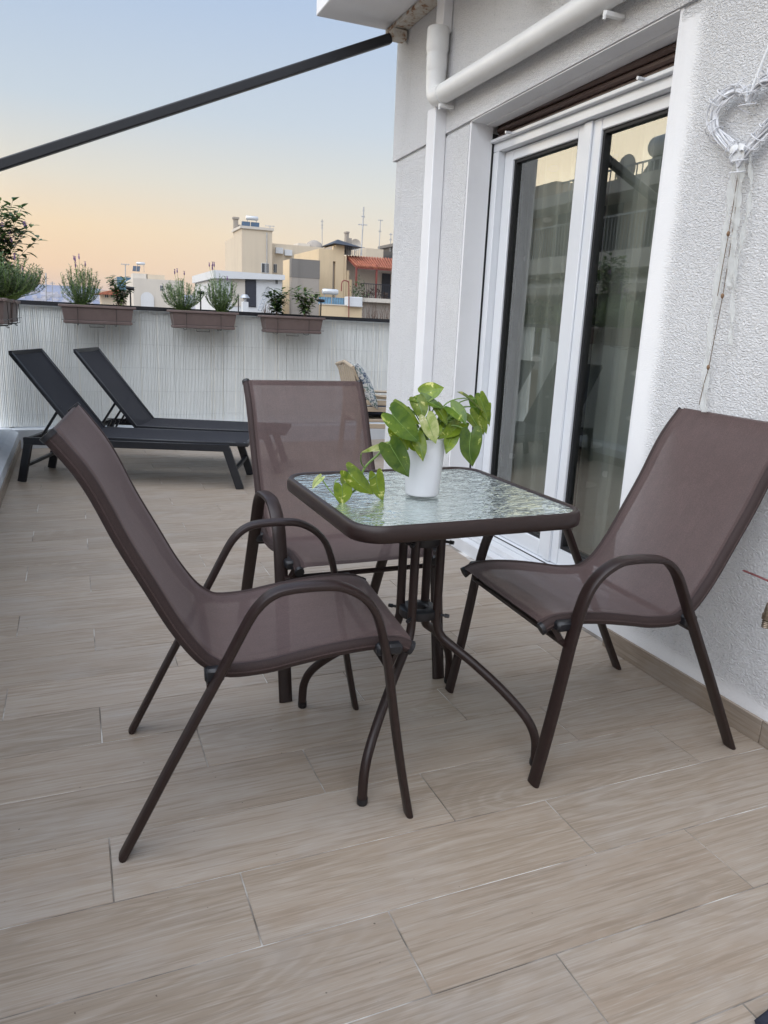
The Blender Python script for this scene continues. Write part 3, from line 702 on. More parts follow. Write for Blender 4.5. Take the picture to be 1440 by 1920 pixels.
for k, a in enumerate((225, 315, 45, 135)):
    ca, sa = math.cos(math.radians(a)), math.sin(math.radians(a))
    pr = [(.052, .662), (.052, .50), (.052, .385), (.054, .345), (.068, .312), (.100, .290), (.160, .254), (.230, .205), (.290, .155), (.325, .115), (.342, .075), (.346, .035), (.346, .004)]
    pts = cr([(ca*r_, sa*r_, z) for r_, z in pr], 5)
    m = MB(); m.sweep(pts, .024, n=14); lg = m.build('leg', M['brown'], tb)
    m = MB(); m.lathe([(0, 0), (.011, 0), (.0135, .004), (.0135, .018), (.012, .018)], (ca*.346, sa*.346, 0), 12); m.build('foot_cap', M['blackp'], lg)
    m = MB(); m.bar((ca*.03, sa*.03, .650), (ca*.22, sa*.22, .661), .02, .012); 
    if k == 0 or True: m.build('top_brace', M['brown'], tb)
for z in (.372, .575):
    m = MB(); m.lathe([(.024, z-.013), (.048, z-.013), (.052, z-.008), (.052, z+.010), (.047, z+.014), (.026, z+.014), (.022, z+.010), (.022, z-.010), (.024, z-.013)], (0, 0, 0), 28); rg = m.build('hub_ring', M['blackp'], tb)
    for a in (225, 315, 45, 135):
        ca, sa = math.cos(math.radians(a)), math.sin(math.radians(a))
        m = MB(); m.sweep([(ca*.05, sa*.05, z), (ca*.074, sa*.074, z), (ca*.075, sa*.075, z), (ca*.086, sa*.086, z)], .011, n=8, radii=[.7, .7, 1.1, .9]); m.build('bolt', M['blackp'], rg)
# ---------------------------------------------------------------- pothos in white pot
POT = Vector((.797, 1.655, .7025))
pt = thing('flower_pot', 'tapered white ceramic pot standing on the glass table', 'pot', POT)
m = MB(); m.lathe([(0, .0005), (.040, .0005), (.0425, .003), (.0505, .118), (.0525, .140), (.0530, .143), (.0515, .145), (.0495, .142), (.047, .125), (0.0, .125)], (0, 0, 0), 40); m.build('pot', M['pot'], pt)
m = MB(); m.lathe([(0, .128), (.030, .129), (.0465, .1265)], (0, 0, 0), 24); m.build('soil', M['soil'], pt)
pp = thing('pothos_plant', 'variegated green pothos trailing from the white pot over the glass table', 'plant', POT)
def zc(a, b): return 560+a/2.6667, 690+b/2.6667
def heart_leaf(mat, B, T, width, face, cup=.25, droop=.2, fold=.0):
    """B base point, T tip point (world), width, face = direction the leaf surface looks at"""
    B = Vector(B); T = Vector(T); ax = T-B; L = ax.length; ax.normalize(); f = Vector(face); f = (f-ax*f.dot(ax)).normalized(); sd_ = ax.cross(f)
    nu, nv = 12, 8; vs = []
    sk = random.uniform(-.08, .08)
    for i in range(nu+1):
        u = i/nu
        if u < .20: wd = .80+.20*math.sin(u/.20*PI/2)
        else: wd = max(0, math.cos((u-.20)/.80*PI/2))**.78*(1-.45*max(0, (u-.6)/.4)**1.5)
        tip = u
        for j in range(nv+1):
            v = j/nv*2-1
            lobe = -.22*L*math.exp(-((u)/.20)**2)*math.sin(min(1, abs(v)*1.1)*PI*.68)
            x = L*u+lobe
            wd_ = wd
            y = v*wd_*width/2
            z = cup*(v*v)*wd_*width*.5 - droop*L*(u**2)*.6 + droop*L*u*.45 + fold*abs(v)*width*.4 + .010*width*math.sin(u*16+v*3)-.03*width*(1-abs(v))**6
            vs.append(B+ax*x+sd_*(y+sk*L*math.sin(u*PI))+f*z)
    fs = [(i*(nv+1)+j, (i+1)*(nv+1)+j, (i+1)*(nv+1)+j+1, i*(nv+1)+j+1) for i in range(nu) for j in range(nv)]
    mm = MB(); mm.add([v-POT for v in vs], fs); o = mm.build('leaf', mat, pp, True, 180)
    mr_ = MB(); c4 = [vs[i*(nv+1)+nv//2]-POT for i in range(nu)]; mr_.sweep(c4, .0016, .0022, n=5, radii=[1-.6*i/nu for i in range(nu)]); mr_.build('midrib', M['stem'], o)
    return o
PL, PD, PPp = M['pothos'], M['pothosd'], M['pothosp']
cdir = Vector((-.38, -.90, .25))
core = Vector((.797, 1.655, .845))
LV = [ # base, tip (crop coords), width px in crop, Y base, Y tip, material, facing
 ((628, 132), (728, 96), 92, 1.66, 1.65, PL, (-.3, -1, .6)),
 ((655, 150), (545, 157), 60, 1.66, 1.64, PD, (-.3, -.8, .7)),
 ((622, 150), (722, 200), 58, 1.65, 1.63, PD, (-.3, -.8, .9)),
 ((590, 160), (620, 265), 78, 1.64, 1.62, PL, cdir),
 ((468, 232), (608, 372), 120, 1.60, 1.58, PD, (-.3, -1, .5)),
 ((488, 198), (610, 280), 80, 1.64, 1.62, PL, (-.2, -1, .7)),
 ((492, 305), (548, 412), 95, 1.62, 1.60, PL, cdir),
 ((458, 388), (552, 548), 112, 1.585, 1.575, PD, (-.5, -1, .2)),
 ((592, 345), (622, 468), 66, 1.60, 1.575, PL, cdir),
 ((640, 252), (688, 380), 84, 1.60, 1.585, PPp, (-.2, -1, .3)),
 ((690, 196), (745, 290), 60, 1.64, 1.62, PL, (.2, -1, .3)),
 ((762, 198), (840, 282), 84, 1.63, 1.60, PD, (-.1, -1, .5)),
 ((808, 276), (692, 352), 78, 1.64, 1.60, PL, (-.2, -1, .8)),
 ((770, 338), (738, 430), 72, 1.61, 1.585, PL, (-.1, -1, .2)),
 ((893, 196), (798, 114), 66, 1.66, 1.62, PL, (-.5, -.6, .9)),
 ((908, 152), (958, 292), 70, 1.67, 1.66, PL, (.2, -1, .3)),
 ((938, 200), (922, 338), 54, 1.68, 1.67, PL, (-.6, -1, .1)),
 ((860, 234), (928, 332), 66, 1.64, 1.63, PL, (-.1, -1, .5)),
 ((862, 326), (872, 494), 116, 1.60, 1.59, PD, (-.15, -1, .15)),
 ((705, 262), (770, 318), 60, 1.66, 1.64, PD, (.1, -1, .9)),
 ((560, 370), (600, 420), 40, 1.61, 1.60, PL, cdir),
 ((730, 225), (800, 300), 70, 1.68, 1.67, PD, (0, -1, .4)),
 ((880, 150), (905, 250), 70, 1.70, 1.69, PD, (-.4, -1, .3)), ((690, 290), (660, 350), 60, 1.63, 1.61, PL, (0, -1, .4)), ((820, 290), (800, 350), 56, 1.66, 1.65, PD, (0, -1, .5)), ((905, 262), (940, 330), 52, 1.66, 1.65, PL, (.2, -1, .2)), ((520, 262), (480, 330), 60, 1.66, 1.65, PL, (-.4, -1, .2)), ((560, 215), (530, 262), 56, 1.68, 1.67, PD, (-.2, -1, .5)),
]
for (b, t_, w, yb_, yt_, mt, fc_) in LV:
    B = atY(*zc(*b), yb_); T = atY(*zc(*t_), yt_)
    heart_leaf(mt, B, T, w/2.6667/800*1.10, fc_, .22, .22)
    s0 = core+Vector((random.uniform(-.02, .02), random.uniform(-.02, .02), -.01))
    mid = s0.lerp(B, .5)+Vector((0, 0, .02+.2*(B-s0).length*.5))
    m = MB(); m.sweep([p-POT for p in cr([s0, mid, B], 6)], .0032, n=6); m.build('stalk', M['stem'], pp)
rl_ = random.Random(8)
for k in range(9):
    a = rl_.uniform(490, 900); b_ = rl_.uniform(215, 340); y_ = rl_.uniform(1.64, 1.70); L_ = rl_.uniform(48, 70); an = rl_.uniform(.5, 2.6)
    heart_leaf((PL, PD, PL, PPp)[k % 4], atY(*zc(a, b_), y_), atY(*zc(a+L_*math.cos(an), b_+L_*math.sin(an)), y_-.015), L_*.72/2.6667/800, (rl_.uniform(-.5, .5), -1, rl_.uniform(.1, .9)), .25, .25)
# trailing vine
V1 = [((452, 396), (312, 425), 46, 1.62, 1.60, PPp, (-.2, -.9, .8)), ((250, 520), (378, 632), 100, 1.64, 1.62, PL, (-.2, -1, .7)), ((388, 536), (424, 668), 80, 1.645, 1.635, PL, (-.2, -1, .2)),
      ((216, 592), (214, 690), 96, 1.63, 1.625, PL, (-.1, -1, .3)), ((238, 538), (226, 600), 52, 1.65, 1.64, PPp, (-.2, -1, .3)), ((112, 548), (68, 606), 36, 1.66, 1.65, PPp, (-.3, -1, .4))]
for (b, t_, w, yb_, yt_, mt, fc_) in V1:
    heart_leaf(mt, atY(*zc(*b), yb_), atY(*zc(*t_), yt_), w/2.6667/790, fc_, .2, .15, fold=.9 if b[0] == 452 else 0)
def vine(pts, w=.005):
    m = MB(); m.sweep([p-POT for p in cr([atY(*zc(a, b), y) for a, b, y in pts], 6)], w, n=8); m.build('vine_stem', M['stem'], pp)
vine([(560, 330, 1.64), (480, 350, 1.62), (400, 430, 1.62), (330, 500, 1.635), (290, 600, 1.64), (255, 628, 1.64)], .0055)
vine([(330, 500, 1.635), (312, 470, 1.62), (312, 430, 1.60)], .003)
vine([(290, 600, 1.64), (240, 545, 1.65)], .003); vine([(180, 640, 1.64), (150, 605, 1.65), (112, 550, 1.66)], .003); vine([(255, 628, 1.64), (216, 650, 1.63), (180, 640, 1.64)], .0035)
vine([(300, 590, 1.64), (350, 560, 1.645), (388, 536, 1.645)], .003); vine([(180, 620, 1.64), (182, 570, 1.65), (200, 555, 1.65)], .0025)
# ---------------------------------------------------------------- loungers
def make_lounger(label):
    t = thing('sun_lounger', label, 'sun lounger', group='black sun loungers by the far parapet')
    W2 = .25
    for y in (0.0, .49):
        m = MB(); m.box(.045, 1.385, y-.015, y+.015, .252, .300, 0, .003); m.build('side_beam', M['anth'], t)
        for (x0, x1, z) in ((.075, .012, .272), (1.365, 1.455, .272)):
            m = MB(); m.bar((x0, y, z), (x1, y, 0.0), .052, .028, (1, 0, 0), 0, .003); m.build('leg', M['anth'], t)
        m = MB(); m.bar((.41, y+(.012 if y == 0 else -.012), .305), (-.002, y+(.012 if y == 0 else -.012), .838), .030, .024, (0, 1, 0), 0, .004); m.build('back_rail', M['anth'], t)
        m = MB(); m.bar((.41, y+(.014 if y == 0 else -.014), .306), (1.50, y+(.014 if y == 0 else -.014), .300), .026, .024, (0, 1, 0), 0, .004); m.build('seat_rail', M['anth'], t)
        yy = .09 if y == 0 else .40
        m = MB(); m.bar((.262, yy, .50), (.12, yy, .285), .022, .014, (0, 1, 0), 0, .002)
        for k in range(3): m.bar((.175+k*.03, yy, .285), (.205+k*.03, yy, .34), .016, .012, (0, 1, 0))
        m.build('recline_strut', M['anth'], t)
    for x, xx, z in ((.045, .035, .11), (1.42, 1.42, .13)):
        m = MB(); m.bar((x, .0, z), (xx, .49, z), .026, .020, (1, 0, 0), 0, .002); m.build('leg_brace', M['anth'], t)
    for (x, y0_, z, w_) in ((.07, 0.0, .28, .034), (-.002, .01, .838, .026), (.41, .01, .29, .03), (1.495, .01, .298, .024)):
        m = MB(); m.bar((x, y0_, z), (x, .49-y0_, z), w_, w_*.85); m.build('cross_bar', M['anth'], t)
    m = MB(); m.grid(lambda u, v: (.412-.412*u, .018+v*.454, .312+.530*u-.006*math.sin(v*PI)), 14, 8); m.build('back_sling', M['lsling'], t)
    m = MB(); m.grid(lambda u, v: (.41+1.085*u, .018+v*.454, .314-.008*math.sin(v*PI)), 14, 8); m.build('seat_sling', M['lsling'], t)
    return t
ang = math.atan2(-.508, 1.362)
l1 = make_lounger('black mesh sun lounger nearer the camera, by the left parapet'); l1.location = (-.372, 5.382, 0); l1.rotation_euler = (0, 0, ang)
l2 = copy_tree(l1); l2['label'] = 'black mesh sun lounger farther back, next to the reed screen'; l2.location = (.012, 5.855, 0)
# ---------------------------------------------------------------- beige armchair with cushion
ac = thing('plastic_armchair', 'beige plastic armchair with slatted sides in front of the reed screen at the wall corner', 'armchair', (2.30, 5.75, 0), math.radians(-4))
def arc_shell(u, v):
    z = .40+.37*v; x = -.16-.055*v-.03*v*v; y = -.24+.5*u
    return (x+.04*math.cos((u-.5)*PI)*-1+.02, y, z+.035*math.sin(u*PI))
for s, y in ((0, 0.0), (1, .50)):
    m = MB(); pts = cr([(-.205, y, .765), (-.175, y, .70), (-.12, y, .60), (-.02, y, .545), (.15, y, .53), (.42, y, .525)], 6); m.sweep(pts, .045, .022, lat=(0, 1, 0), n=10); m.build('armrest', M['beige'], ac)
    for zz in (.485, .43, .29):
        m = MB(); m.bar((-.12, y, zz), (.42, y, zz-.01), .040, .018, (0, 0, 1), 0, .004); m.build('side_slat', M['beige'], ac)
    for x0 in (-.12, .40):
        m = MB(); m.bar((x0, y, .53), (x0+(-.04 if x0 < 0 else .03), y, 0), .04, .03, (1, 0, 0), 0, .004); m.build('leg', M['beige'], ac)
for k in range(7):
    y = .03+k*.073; m = MB(); m.sweep(cr([(-.125, y, .33), (-.135, y, .45), (-.165, y, .60), (-.205, y, .765+.02*math.sin(k/6*PI))], 5), .060, .012, lat=(0, 1, 0), n=8); m.build('back_slat', M['beige'], ac)
m = MB(); m.sweep([(-.207, -.01, .765), (-.21, .25, .80), (-.207, .51, .765)], .03, n=8); m.build('top_rail', M['beige'], ac)
m = MB(); m.box(-.14, .42, .0, .5, .32, .345, 0, .006); m.build('seat', M['beige'], ac)
def pillow(mb, w, d, h_, n=10):
    for sgn in (1, -1):
        mb.grid(lambda u, v: ((u-.5)*w*(1-.08*math.sin(v*PI)), (v-.5)*d*(1-.08*math.sin(u*PI)), sgn*h_*.5*(max(0, math.sin(u*PI)*math.sin(v*PI)))**.42), n, n)
m = MB(); pillow(m, .50, .46, .075); o = m.build('seat_cushion', M['navy'], None, True, 60); o.location = (2.44, 5.985, .388); o.rotation_euler = (0, 0, math.radians(-4)); tag(o, 'dark navy seat cushion lying on the beige armchair', 'cushion')
m = MB(); pillow(m, .42, .42, .13); o = m.build('throw_pillow', M['pillow'], None, True, 60); o.location = (2.235, 5.90, .615); o.rotation_euler = (0, math.radians(63), math.radians(-8)); tag(o, 'white throw pillow with blue and green leaf print leaning in the beige armchair', 'pillow')
# ---------------------------------------------------------------- planters and plants
GP = 'brown planter boxes hung on the parapet rails'
def make_planter(label):
    t = thing('planter_box', label, 'planter', group=GP)
    def ringbox(mb, x, y0, y1, z): return [(-x, y0, z), (x, y0, z), (x, y1, z), (-x, y1, z)]
    L = .275
    m = MB(); lv = [(L-.028, -.058, .062, 0.0), (L-.016, -.069, .070, .006), (L-.016, -.069, .070, .022), (L-.022, -.064, .066, .026), (L-.006, -.080, .080, .130)]
    vs = []; fs = []
    for (x, a, b_, z) in lv: vs += ringbox(m, x, a, b_, z)
    for i in range(len(lv)-1):
        for j in range(4): fs.append((i*4+j, i*4+(j+1) % 4, (i+1)*4+(j+1) % 4, (i+1)*4+j))
    fs.append((3, 2, 1, 0)); m.add(vs, fs); m.build('box', M['planter'], t, True, 30)
    m = MB()
    for (x0, x1, y0, y1) in ((-.29, .29, -.092, -.072), (-.29, .29, .072, .092), (-.29, -.27, -.072, .072), (.27, .29, -.072, .072)): m.box(x0, x1, y0, y1, .128, .148, 0, .003)
    m.build('rim', M['planter'], t)
    m = MB(); m.grid(lambda u, v: (-.27+.54*u, -.074+.148*v, .132+.008*noise.noise(Vector((u*9, v*4, 0)))), 16, 6); m.build('soil', M['soil'], t)
    m = MB()
    for x in (-.155, .135):
        m.sweep(cr([(x, -.086, .150), (x, -.087, .02), (x, -.070, -.007), (x, .06, -.007), (x, .072, .03), (x, .086, .155), (x, .12, .165), (x, .15, .150)], 4), .0045, n=6)
    m.sweep([(-.275, -.090, .030), (.275, -.090, .030)], .004, n=6)
    m.sweep([(-.07, -.06, -.007), (-.07, -.075, -.022), (.04, -.075, -.022), (.04, -.06, -.007)], .0045, n=6)
    m.build('hanging_rack', M['wire'], t)
    return t
ppos = [((.203, 6.655), 1.018, .0388, 'x'),
        ((1.050, 6.690), 1.012, .0388, 'brown planter box in the middle of the back rail, holding two lavender bushes'),
        ((1.840, 6.715), 1.003, .0388, 'brown planter box on the back rail nearest the house wall, holding two leafy shrubs')]
pl0 = make_planter('brown planter box on the back rail holding a round lavender and small shrub')
pls = [pl0]
for i, ((x, y), z, a, lb) in enumerate(ppos):
    o = pl0 if i == 0 else copy_tree(pl0); 
    if i: o['label'] = lb
    o.location = (x, y, z); o.rotation_euler = (0, 0, a)
side_lbl = ['nearer brown planter box on the left parapet, under the tall leafy plant', 'farther brown planter box on the left parapet rail, partly behind the nearer one']
for i, y in enumerate((5.13, 5.93)):
    o = copy_tree(pl0); o['label'] = side_lbl[i]; o.location = (-.425, y, 1.022); o.rotation_euler = (0, 0, PI/2)
for i, y in enumerate((2.9, 3.8)):
    o = copy_tree(pl0); o['label'] = ('brown planter box on the left parapet with lavender, beside the dining set', 'brown planter box on the left parapet with a shrub, beside the dining set')[i]; o.location = (-.425, y, 1.022); o.rotation_euler = (0, 0, PI/2)
def blade(mb, p, d, L, w, mi=0, curl=.3, up=Vector((0, 0, 1))):
    d = d.normalized(); s = d.cross(up)
    if s.length < .1: s = d.cross(Vector((1, 0, 0)))
    s.normalize(); n_ = s.cross(d); t = p+d*L+n_*(-curl*L*.4); mdl = p+d*L*.5+n_*(curl*L*.05)
    mb.add([p, mdl+s*w/2, t, mdl-s*w/2], [(0, 1, 2, 3)], mi)
def lavender(x, y, z, hgt, rad, seed, label, flowers=5, nst=46, dens=1.0):
    flowers = max(3, int(flowers*.7))
    nst = int(nst*2.0); dens *= 1.6; rad *= 1.18
    rn = random.Random(seed); t = thing('lavender_plant', label, 'plant', (x, y, z), group='lavender plants in the planter boxes')
    mb = MB(); st = MB()
    for k in range(nst):
        a = rn.uniform(0, 2*PI); rr_ = rad*math.sqrt(rn.random()); hh = hgt*rn.uniform(.45, 1.0)*(1-.30*(rr_/rad)**2)
        base = Vector((rn.uniform(-.03, .03), rn.uniform(-.025, .025), 0)); topp = Vector((math.cos(a)*rr_, math.sin(a)*rr_*.8, hh))
        mid = base.lerp(topp, .5)+Vector((math.cos(a)*rr_*.25, math.sin(a)*rr_*.2, 0))
        pts = cr([base, mid, topp], 5); st.sweep(pts, .003, n=4, cap=False)
        nl = int(24*dens)
        for q in range(nl):
            f = rn.uniform(.12, 1.0); i = min(int(f*(len(pts)-1)), len(pts)-2); p = pts[i].lerp(pts[i+1], f*(len(pts)-1)-i); aa = rn.uniform(0, 2*PI)
            d = Vector((math.cos(aa), math.sin(aa), rn.uniform(.25, 1.3)))
            blade(mb, p, d, rn.uniform(.018, .036), rn.uniform(.0038, .0060), 0 if rn.random() < .68 else 1, rn.uniform(-.2, .6))
    mb.build('foliage', [M['lav'], M['lavdark']], t, False); st.build('stems', M['stem'], t)
    for k in range(flowers):
        a = rn.uniform(0, 2*PI); rr_ = rad*.8*math.sqrt(rn.random()); hh = hgt*rn.uniform(.82, 1.14)
        p = Vector((math.cos(a)*rr_, math.sin(a)*rr_*.7, hh)); fm = MB()
        fm.sweep([p*.55, p], .0022, n=4, mi=1)
        fl_ = rn.uniform(.022, .034)
        fm.sweep([p, p+Vector((0, 0, fl_*.3)), p+Vector((0, 0, fl_*.8)), p+Vector((0, 0, fl_))], .011, n=8, radii=[.5, 1, .9, .5])
        for q in range(4):
            aa = q*PI/2+rn.random(); blade(fm, p+Vector((0, 0, fl_)), Vector((math.cos(aa), math.sin(aa), 1.4)), .016, .007)
        for q in range(14):
            aa = rn.uniform(0, 2*PI); blade(fm, p+Vector((0, 0, fl_*rn.random())), Vector((math.cos(aa), math.sin(aa), .5)), .008, .006)
        fm.build('flower', [M['purple'], M['stem']], t, False)
    return t
def shrub(x, y, z, hgt, rad, seed, label, mat=('shrub', 'shrubl'), nst=7, ll=.042, lwid=.018, per=16, name='leafy_shrub', lean=(0, 0), pale=.2, group=None):
    rn = random.Random(seed); t = thing(name, label, 'plant', (x, y, z), group=group); mb = MB(); st = MB(); nst = int(nst*1.7); per = int(per*1.4)
    for k in range(nst):
        a = 2*PI*k/nst+rn.uniform(-.3, .3); rr_ = rad*rn.uniform(.3, 1.0); hh = hgt*rn.uniform(.6, 1.0)
        topp = Vector((math.cos(a)*rr_+lean[0], math.sin(a)*rr_*.7+lean[1], hh)); mid = Vector((topp.x*.35, topp.y*.35, hh*.55))
        pts = cr([Vector((rn.uniform(-.012, .012), rn.uniform(-.01, .01), 0)), mid, topp], 6); st.sweep(pts, .0045, n=5, radii=[1-.6*i/(len(pts)-1) for i in range(len(pts))])
        for q in range(per):
            f = .22+.78*q/per; i = min(int(f*(len(pts)-1)), len(pts)-2); p = pts[i].lerp(pts[i+1], f*(len(pts)-1)-i); aa = q*2.4+rn.uniform(-.4, .4)
            d = Vector((math.cos(aa), math.sin(aa), rn.uniform(-.2, .9))).normalized(); L = ll*rn.uniform(.7, 1.2); w = lwid*rn.uniform(.8, 1.15)
            s = d.cross(Vector((0, 0, 1))); s = s.normalized() if s.length > .05 else Vector((1, 0, 0)); n_ = s.cross(d)
            mi = 1 if rn.random() < pale else 0
            P = [p+d*L*u+n_*(-.25*L*u*u) for u in (0.08, .4, .75, 1.0)]
            vs = [P[0], P[1]+s*w*.5+n_*w*.15, P[1]-s*w*.5+n_*w*.15, P[1], P[2]+s*w*.38+n_*w*.1, P[2]-s*w*.38+n_*w*.1, P[2], P[3]]
            mb.add(vs, [(0, 1, 3), (0, 3, 2), (1, 4, 6, 3), (3, 6, 5, 2), (4, 7, 6), (6, 7, 5)], mi)
    mb.build('foliage', [M[mat[0]], M[mat[1]]], t, True, 180); st.build('stems', M['twig'], t)
    return t
zt = 1.148
lavender(.085, 6.66, zt, .34, .135, 1, 'rounded lavender bush with open purple flower heads on the left of the second planter', 8, 50)
shrub(.375, 6.67, zt, .25, .10, 2, 'small dark shrub with reddish yellow lower leaves beside the round lavender', nst=8, ll=.052, lwid=.024, pale=.3)
lavender(.885, 6.695, zt, .31, .155, 3, 'loose lavender bush on the left of the middle planter', 5, 44)
lavender(1.210, 6.705, zt, .34, .135, 4, 'upright lavender bush with many closed spikes on the right of the middle planter', 8, 50)
shrub(1.705, 6.72, zt-.006, .24, .12, 5, 'dark green leafy shrub on the left of the planter nearest the house', nst=8, ll=.066, lwid=.032, per=14, pale=.15)
shrub(1.965, 6.725, zt-.006, .27, .14, 6, 'paler glossy shrub on the right of the planter nearest the house', nst=8, ll=.062, lwid=.030, per=14, pale=.4)
lavender(-.36, 5.18, zt+.02, .27, .20, 7, 'big dense lavender bush in the nearer left planter', 6, 90, 1.4)
shrub(-.40, 5.35, zt+.01, .60, .20, 8, 'tall drooping leafy plant with mauve blossoms rising over the left planters', nst=13, ll=.072, lwid=.030, per=24, name='tall_plant', lean=(.05, .05))
lavender(-.40, 5.95, zt, .25, .15, 9, 'lavender bush in the farther left planter', 3, 50)
lavender(-.42, 2.9, zt, .3, .17, 10, 'lavender bush in a left planter beside the dining set, outside the picture', 3, 40)
shrub(-.42, 3.8, zt, .4, .2, 12, 'leafy shrub in a left planter beside the dining set, outside the picture', nst=9, ll=.06, lwid=.028, per=16)
# mauve blossoms in the tall plant
bl = [o for o in C.objects if o.name.startswith('tall_plant')][0]
rn = random.Random(21)
for k in range(9):
    fm = MB(); p = Vector((rn.uniform(-.05, .19), rn.uniform(-.12, .15), rn.uniform(.30, .46)))
    for q in range(22):
        d = Vector((rn.gauss(0, 1), rn.gauss(0, 1), rn.gauss(0, 1))).normalized(); blade(fm, p+d*.006, d, .014, .010)
    fm.build('blossom', M['purple'], bl, False)
# solar stake lights
for i, (px, py, Y, lb) in enumerate(((244, 541, 6.64, 'black solar stake light at the right end of the second planter'), (376, 549, 6.72, 'black solar stake light between the two lavender bushes'), (602, 564, 6.70, 'black solar stake light at the right end of the planter nearest the house'))):
    p = atY(px, py, Y); t = thing('solar_light', lb, 'garden light', (p.x, p.y, p.z), group='solar stake lights in the planters')
    m = MB(); m.sweep([(-.030, 0, .004), (.030, 0, 0)], .028, n=14); m.build('lamp_head', M['blackp'], t)
    m = MB(); m.sweep([(0, .0, -.01), (0, .005, 1.14-p.z)], .012, n=8); m.build('stake', M['blackp'], t)
# ---------------------------------------------------------------- wall decorations
hp = Vector((1.722, 1.688, 1.700))
hh = thing('wicker_heart', 'white wicker heart wreath hanging on the rough wall', 'wreath', hp)
rn = random.Random(3)
def heart_pt(t, s, wob=0):
    x = 16*math.sin(t)**3; y = 13*math.cos(t)-5*math.cos(2*t)-2*math.cos(3*t)-math.cos(4*t)
    return (-x/16*.125*s, y/16*.112*s)
for k in range(30):
    s = rn.uniform(.80, 1.17); t0 = rn.uniform(0, 2*PI); span = rn.uniform(1.6, 3.6); ph = rn.uniform(0, 6.28); fq = rn.choice((3, 4, 5, 6)); amp = rn.uniform(.002, .010)
    pts = []
    for i in range(34):
        t = t0+span*i/33; y, z = heart_pt(t, s+.05*math.sin(fq*t+ph)); pts.append((amp*math.sin(fq*t+ph+1.5)+rn.uniform(-.0004, .0004), y, z))
    m = MB(); m.sweep(pts, rn.uniform(.0040, .0064), n=6); m.build('twig', M['wicker'], hh)
for k in range(9):
    t = k*2*PI/9+.2; y, z = heart_pt(t, 1.0); y2, z2 = heart_pt(t+.01, 1.0); tang = Vector((0, y2-y, z2-z)).normalized(); nn = tang.cross(Vector((1, 0, 0)))
    pts = [Vector((0, y, z))+tang*(-.03+.06*i/30)+(Vector((1, 0, 0))*math.cos(i*.42+k)+nn*math.sin(i*.42+k))*.021 for i in range(31)]
    m = MB(); m.sweep(pts, .0038, n=6); m.build('binding', M['wicker'], hh)
m = MB()
y, z = heart_pt(0.0, 1.0)
m.sweep(cr([(0, y, z), (-.012, y+.008, z+.03), (0, y, z+.012), (.004, y-.006, z+.045), (.02, y-.03, z+.15)], 6), .007, n=8); m.build('hanger', M['cloth'], hh)
zb = heart_pt(PI, 1)[1]
gar = thing('ribbon_garland', 'trailing organza ribbon and brown cord with wooden beads under the wicker heart', 'garland', (1.735, 1.690, 1.60))
def rib(pts, w, nm='ribbon'):
    P = cr([Vector(p) for p in pts], 8); m = MB()
    n = len(P)-1
    m.grid(lambda u, v: (P[int(u*n)].x+.004*math.sin(u*40+v*4)-.004*(v-.5), P[int(u*n)].y+(v-.5)*w*(1+.25*math.sin(u*17))*min(1, .25+u*5), P[int(u*n)].z), n, 4); m.build(nm, M['ribbon'], gar)
rib([(-.015, .012, .02), (-.008, .018, -.10), (-.002, .022, -.25), (0, .028, -.42), (0, .022, -.58), (0, .008, -.70)], .018)
rib([(-.015, -.012, .02), (-.008, -.010, -.10), (-.003, -.014, -.22), (0, -.016, -.34)], .020)
rib([(-.012, -.03, .02), (0, -.045, -.12), (.002, -.030, -.30), (.004, -.050, -.50)], .009)
# bow
for sx in (-1, 1):
    m = MB(); pts = cr([(-.02, 0, .02), (-.028, sx*.010, .022), (-.026, sx*.022, .014), (-.02, sx*.016, -.004), (-.02, 0, .015)], 6)
    m.sweep(pts, .018, .004, lat=(0, .3, 1), n=8); m.build('bow_loop', M['cloth'], gar)
m = MB(); c1_ = cr([(-.01, .0, .0), (-.006, .004, -.10), (-.004, .008, -.197), (-.003, .014, -.30), (-.003, .016, -.366)], 6); m.sweep(c1_, .0022, n=5)
m.sweep(cr([(-.01, -.004, .0), (-.004, -.004, -.15), (-.003, -.004, -.28), (-.004, -.004, -.366), (-.003, .004, -.47), (-.003, .010, -.568), (-.003, .018, -.61), (-.003, .026, -.68)], 6), .0022, n=5); m.build('cord', M['cord'], gar)
for (y, z) in ((.008, -.197), (-.004, -.366), (.010, -.568)):
    m = MB(); m.lathe([(.001, .007), (.0035, .005), (.0048, .002), (.0048, -.002), (.003, -.006), (.001, -.008)], (-.005, y, z), 12); bd = m.build('bead', M['bead'], gar)
# tap
tp = thing('garden_tap', 'brass garden tap with a faded red lever on the wall at the right edge', 'tap', (1.70, 1.308, .43))
m = MB(); m.sweep([(.056, 0, .015), (-.012, 0, .015)], .022, n=14); m.sweep(cr([(-.005, 0, .015), (-.03, .0, .012), (-.038, 0, -.006), (-.038, 0, -.03)], 5), .020, n=14)
m.lathe([(.009, -.030), (.0135, -.030), (.0135, -.016), (.009, -.016)], (-.038, 0, 0), 14); 
for k in range(4): m.lathe([(.0095, -.034-.005*k), (.0115, -.0365-.005*k), (.0095, -.039-.005*k)], (-.038, 0, 0), 14)
m.sweep([(-.012, 0, .015), (-.012, 0, .050)], .014, n=10); m.build('tap_body', M['brass'], tp)
m = MB(); m.sweep(cr([(-.012, -.004, .052), (-.012, .012, .050), (-.014, .028, .062), (-.016, .115, .066)], 5), .012, .004, lat=(1, 0, 0), n=8); m.build('lever', M['redlever'], tp)
m = MB(); m.lathe([(.0, .058), (.006, .058), (.006, .052), (.0, .052)], (-.012, 0, 0), 6); m.build('lever_nut', M['brass'], tp)
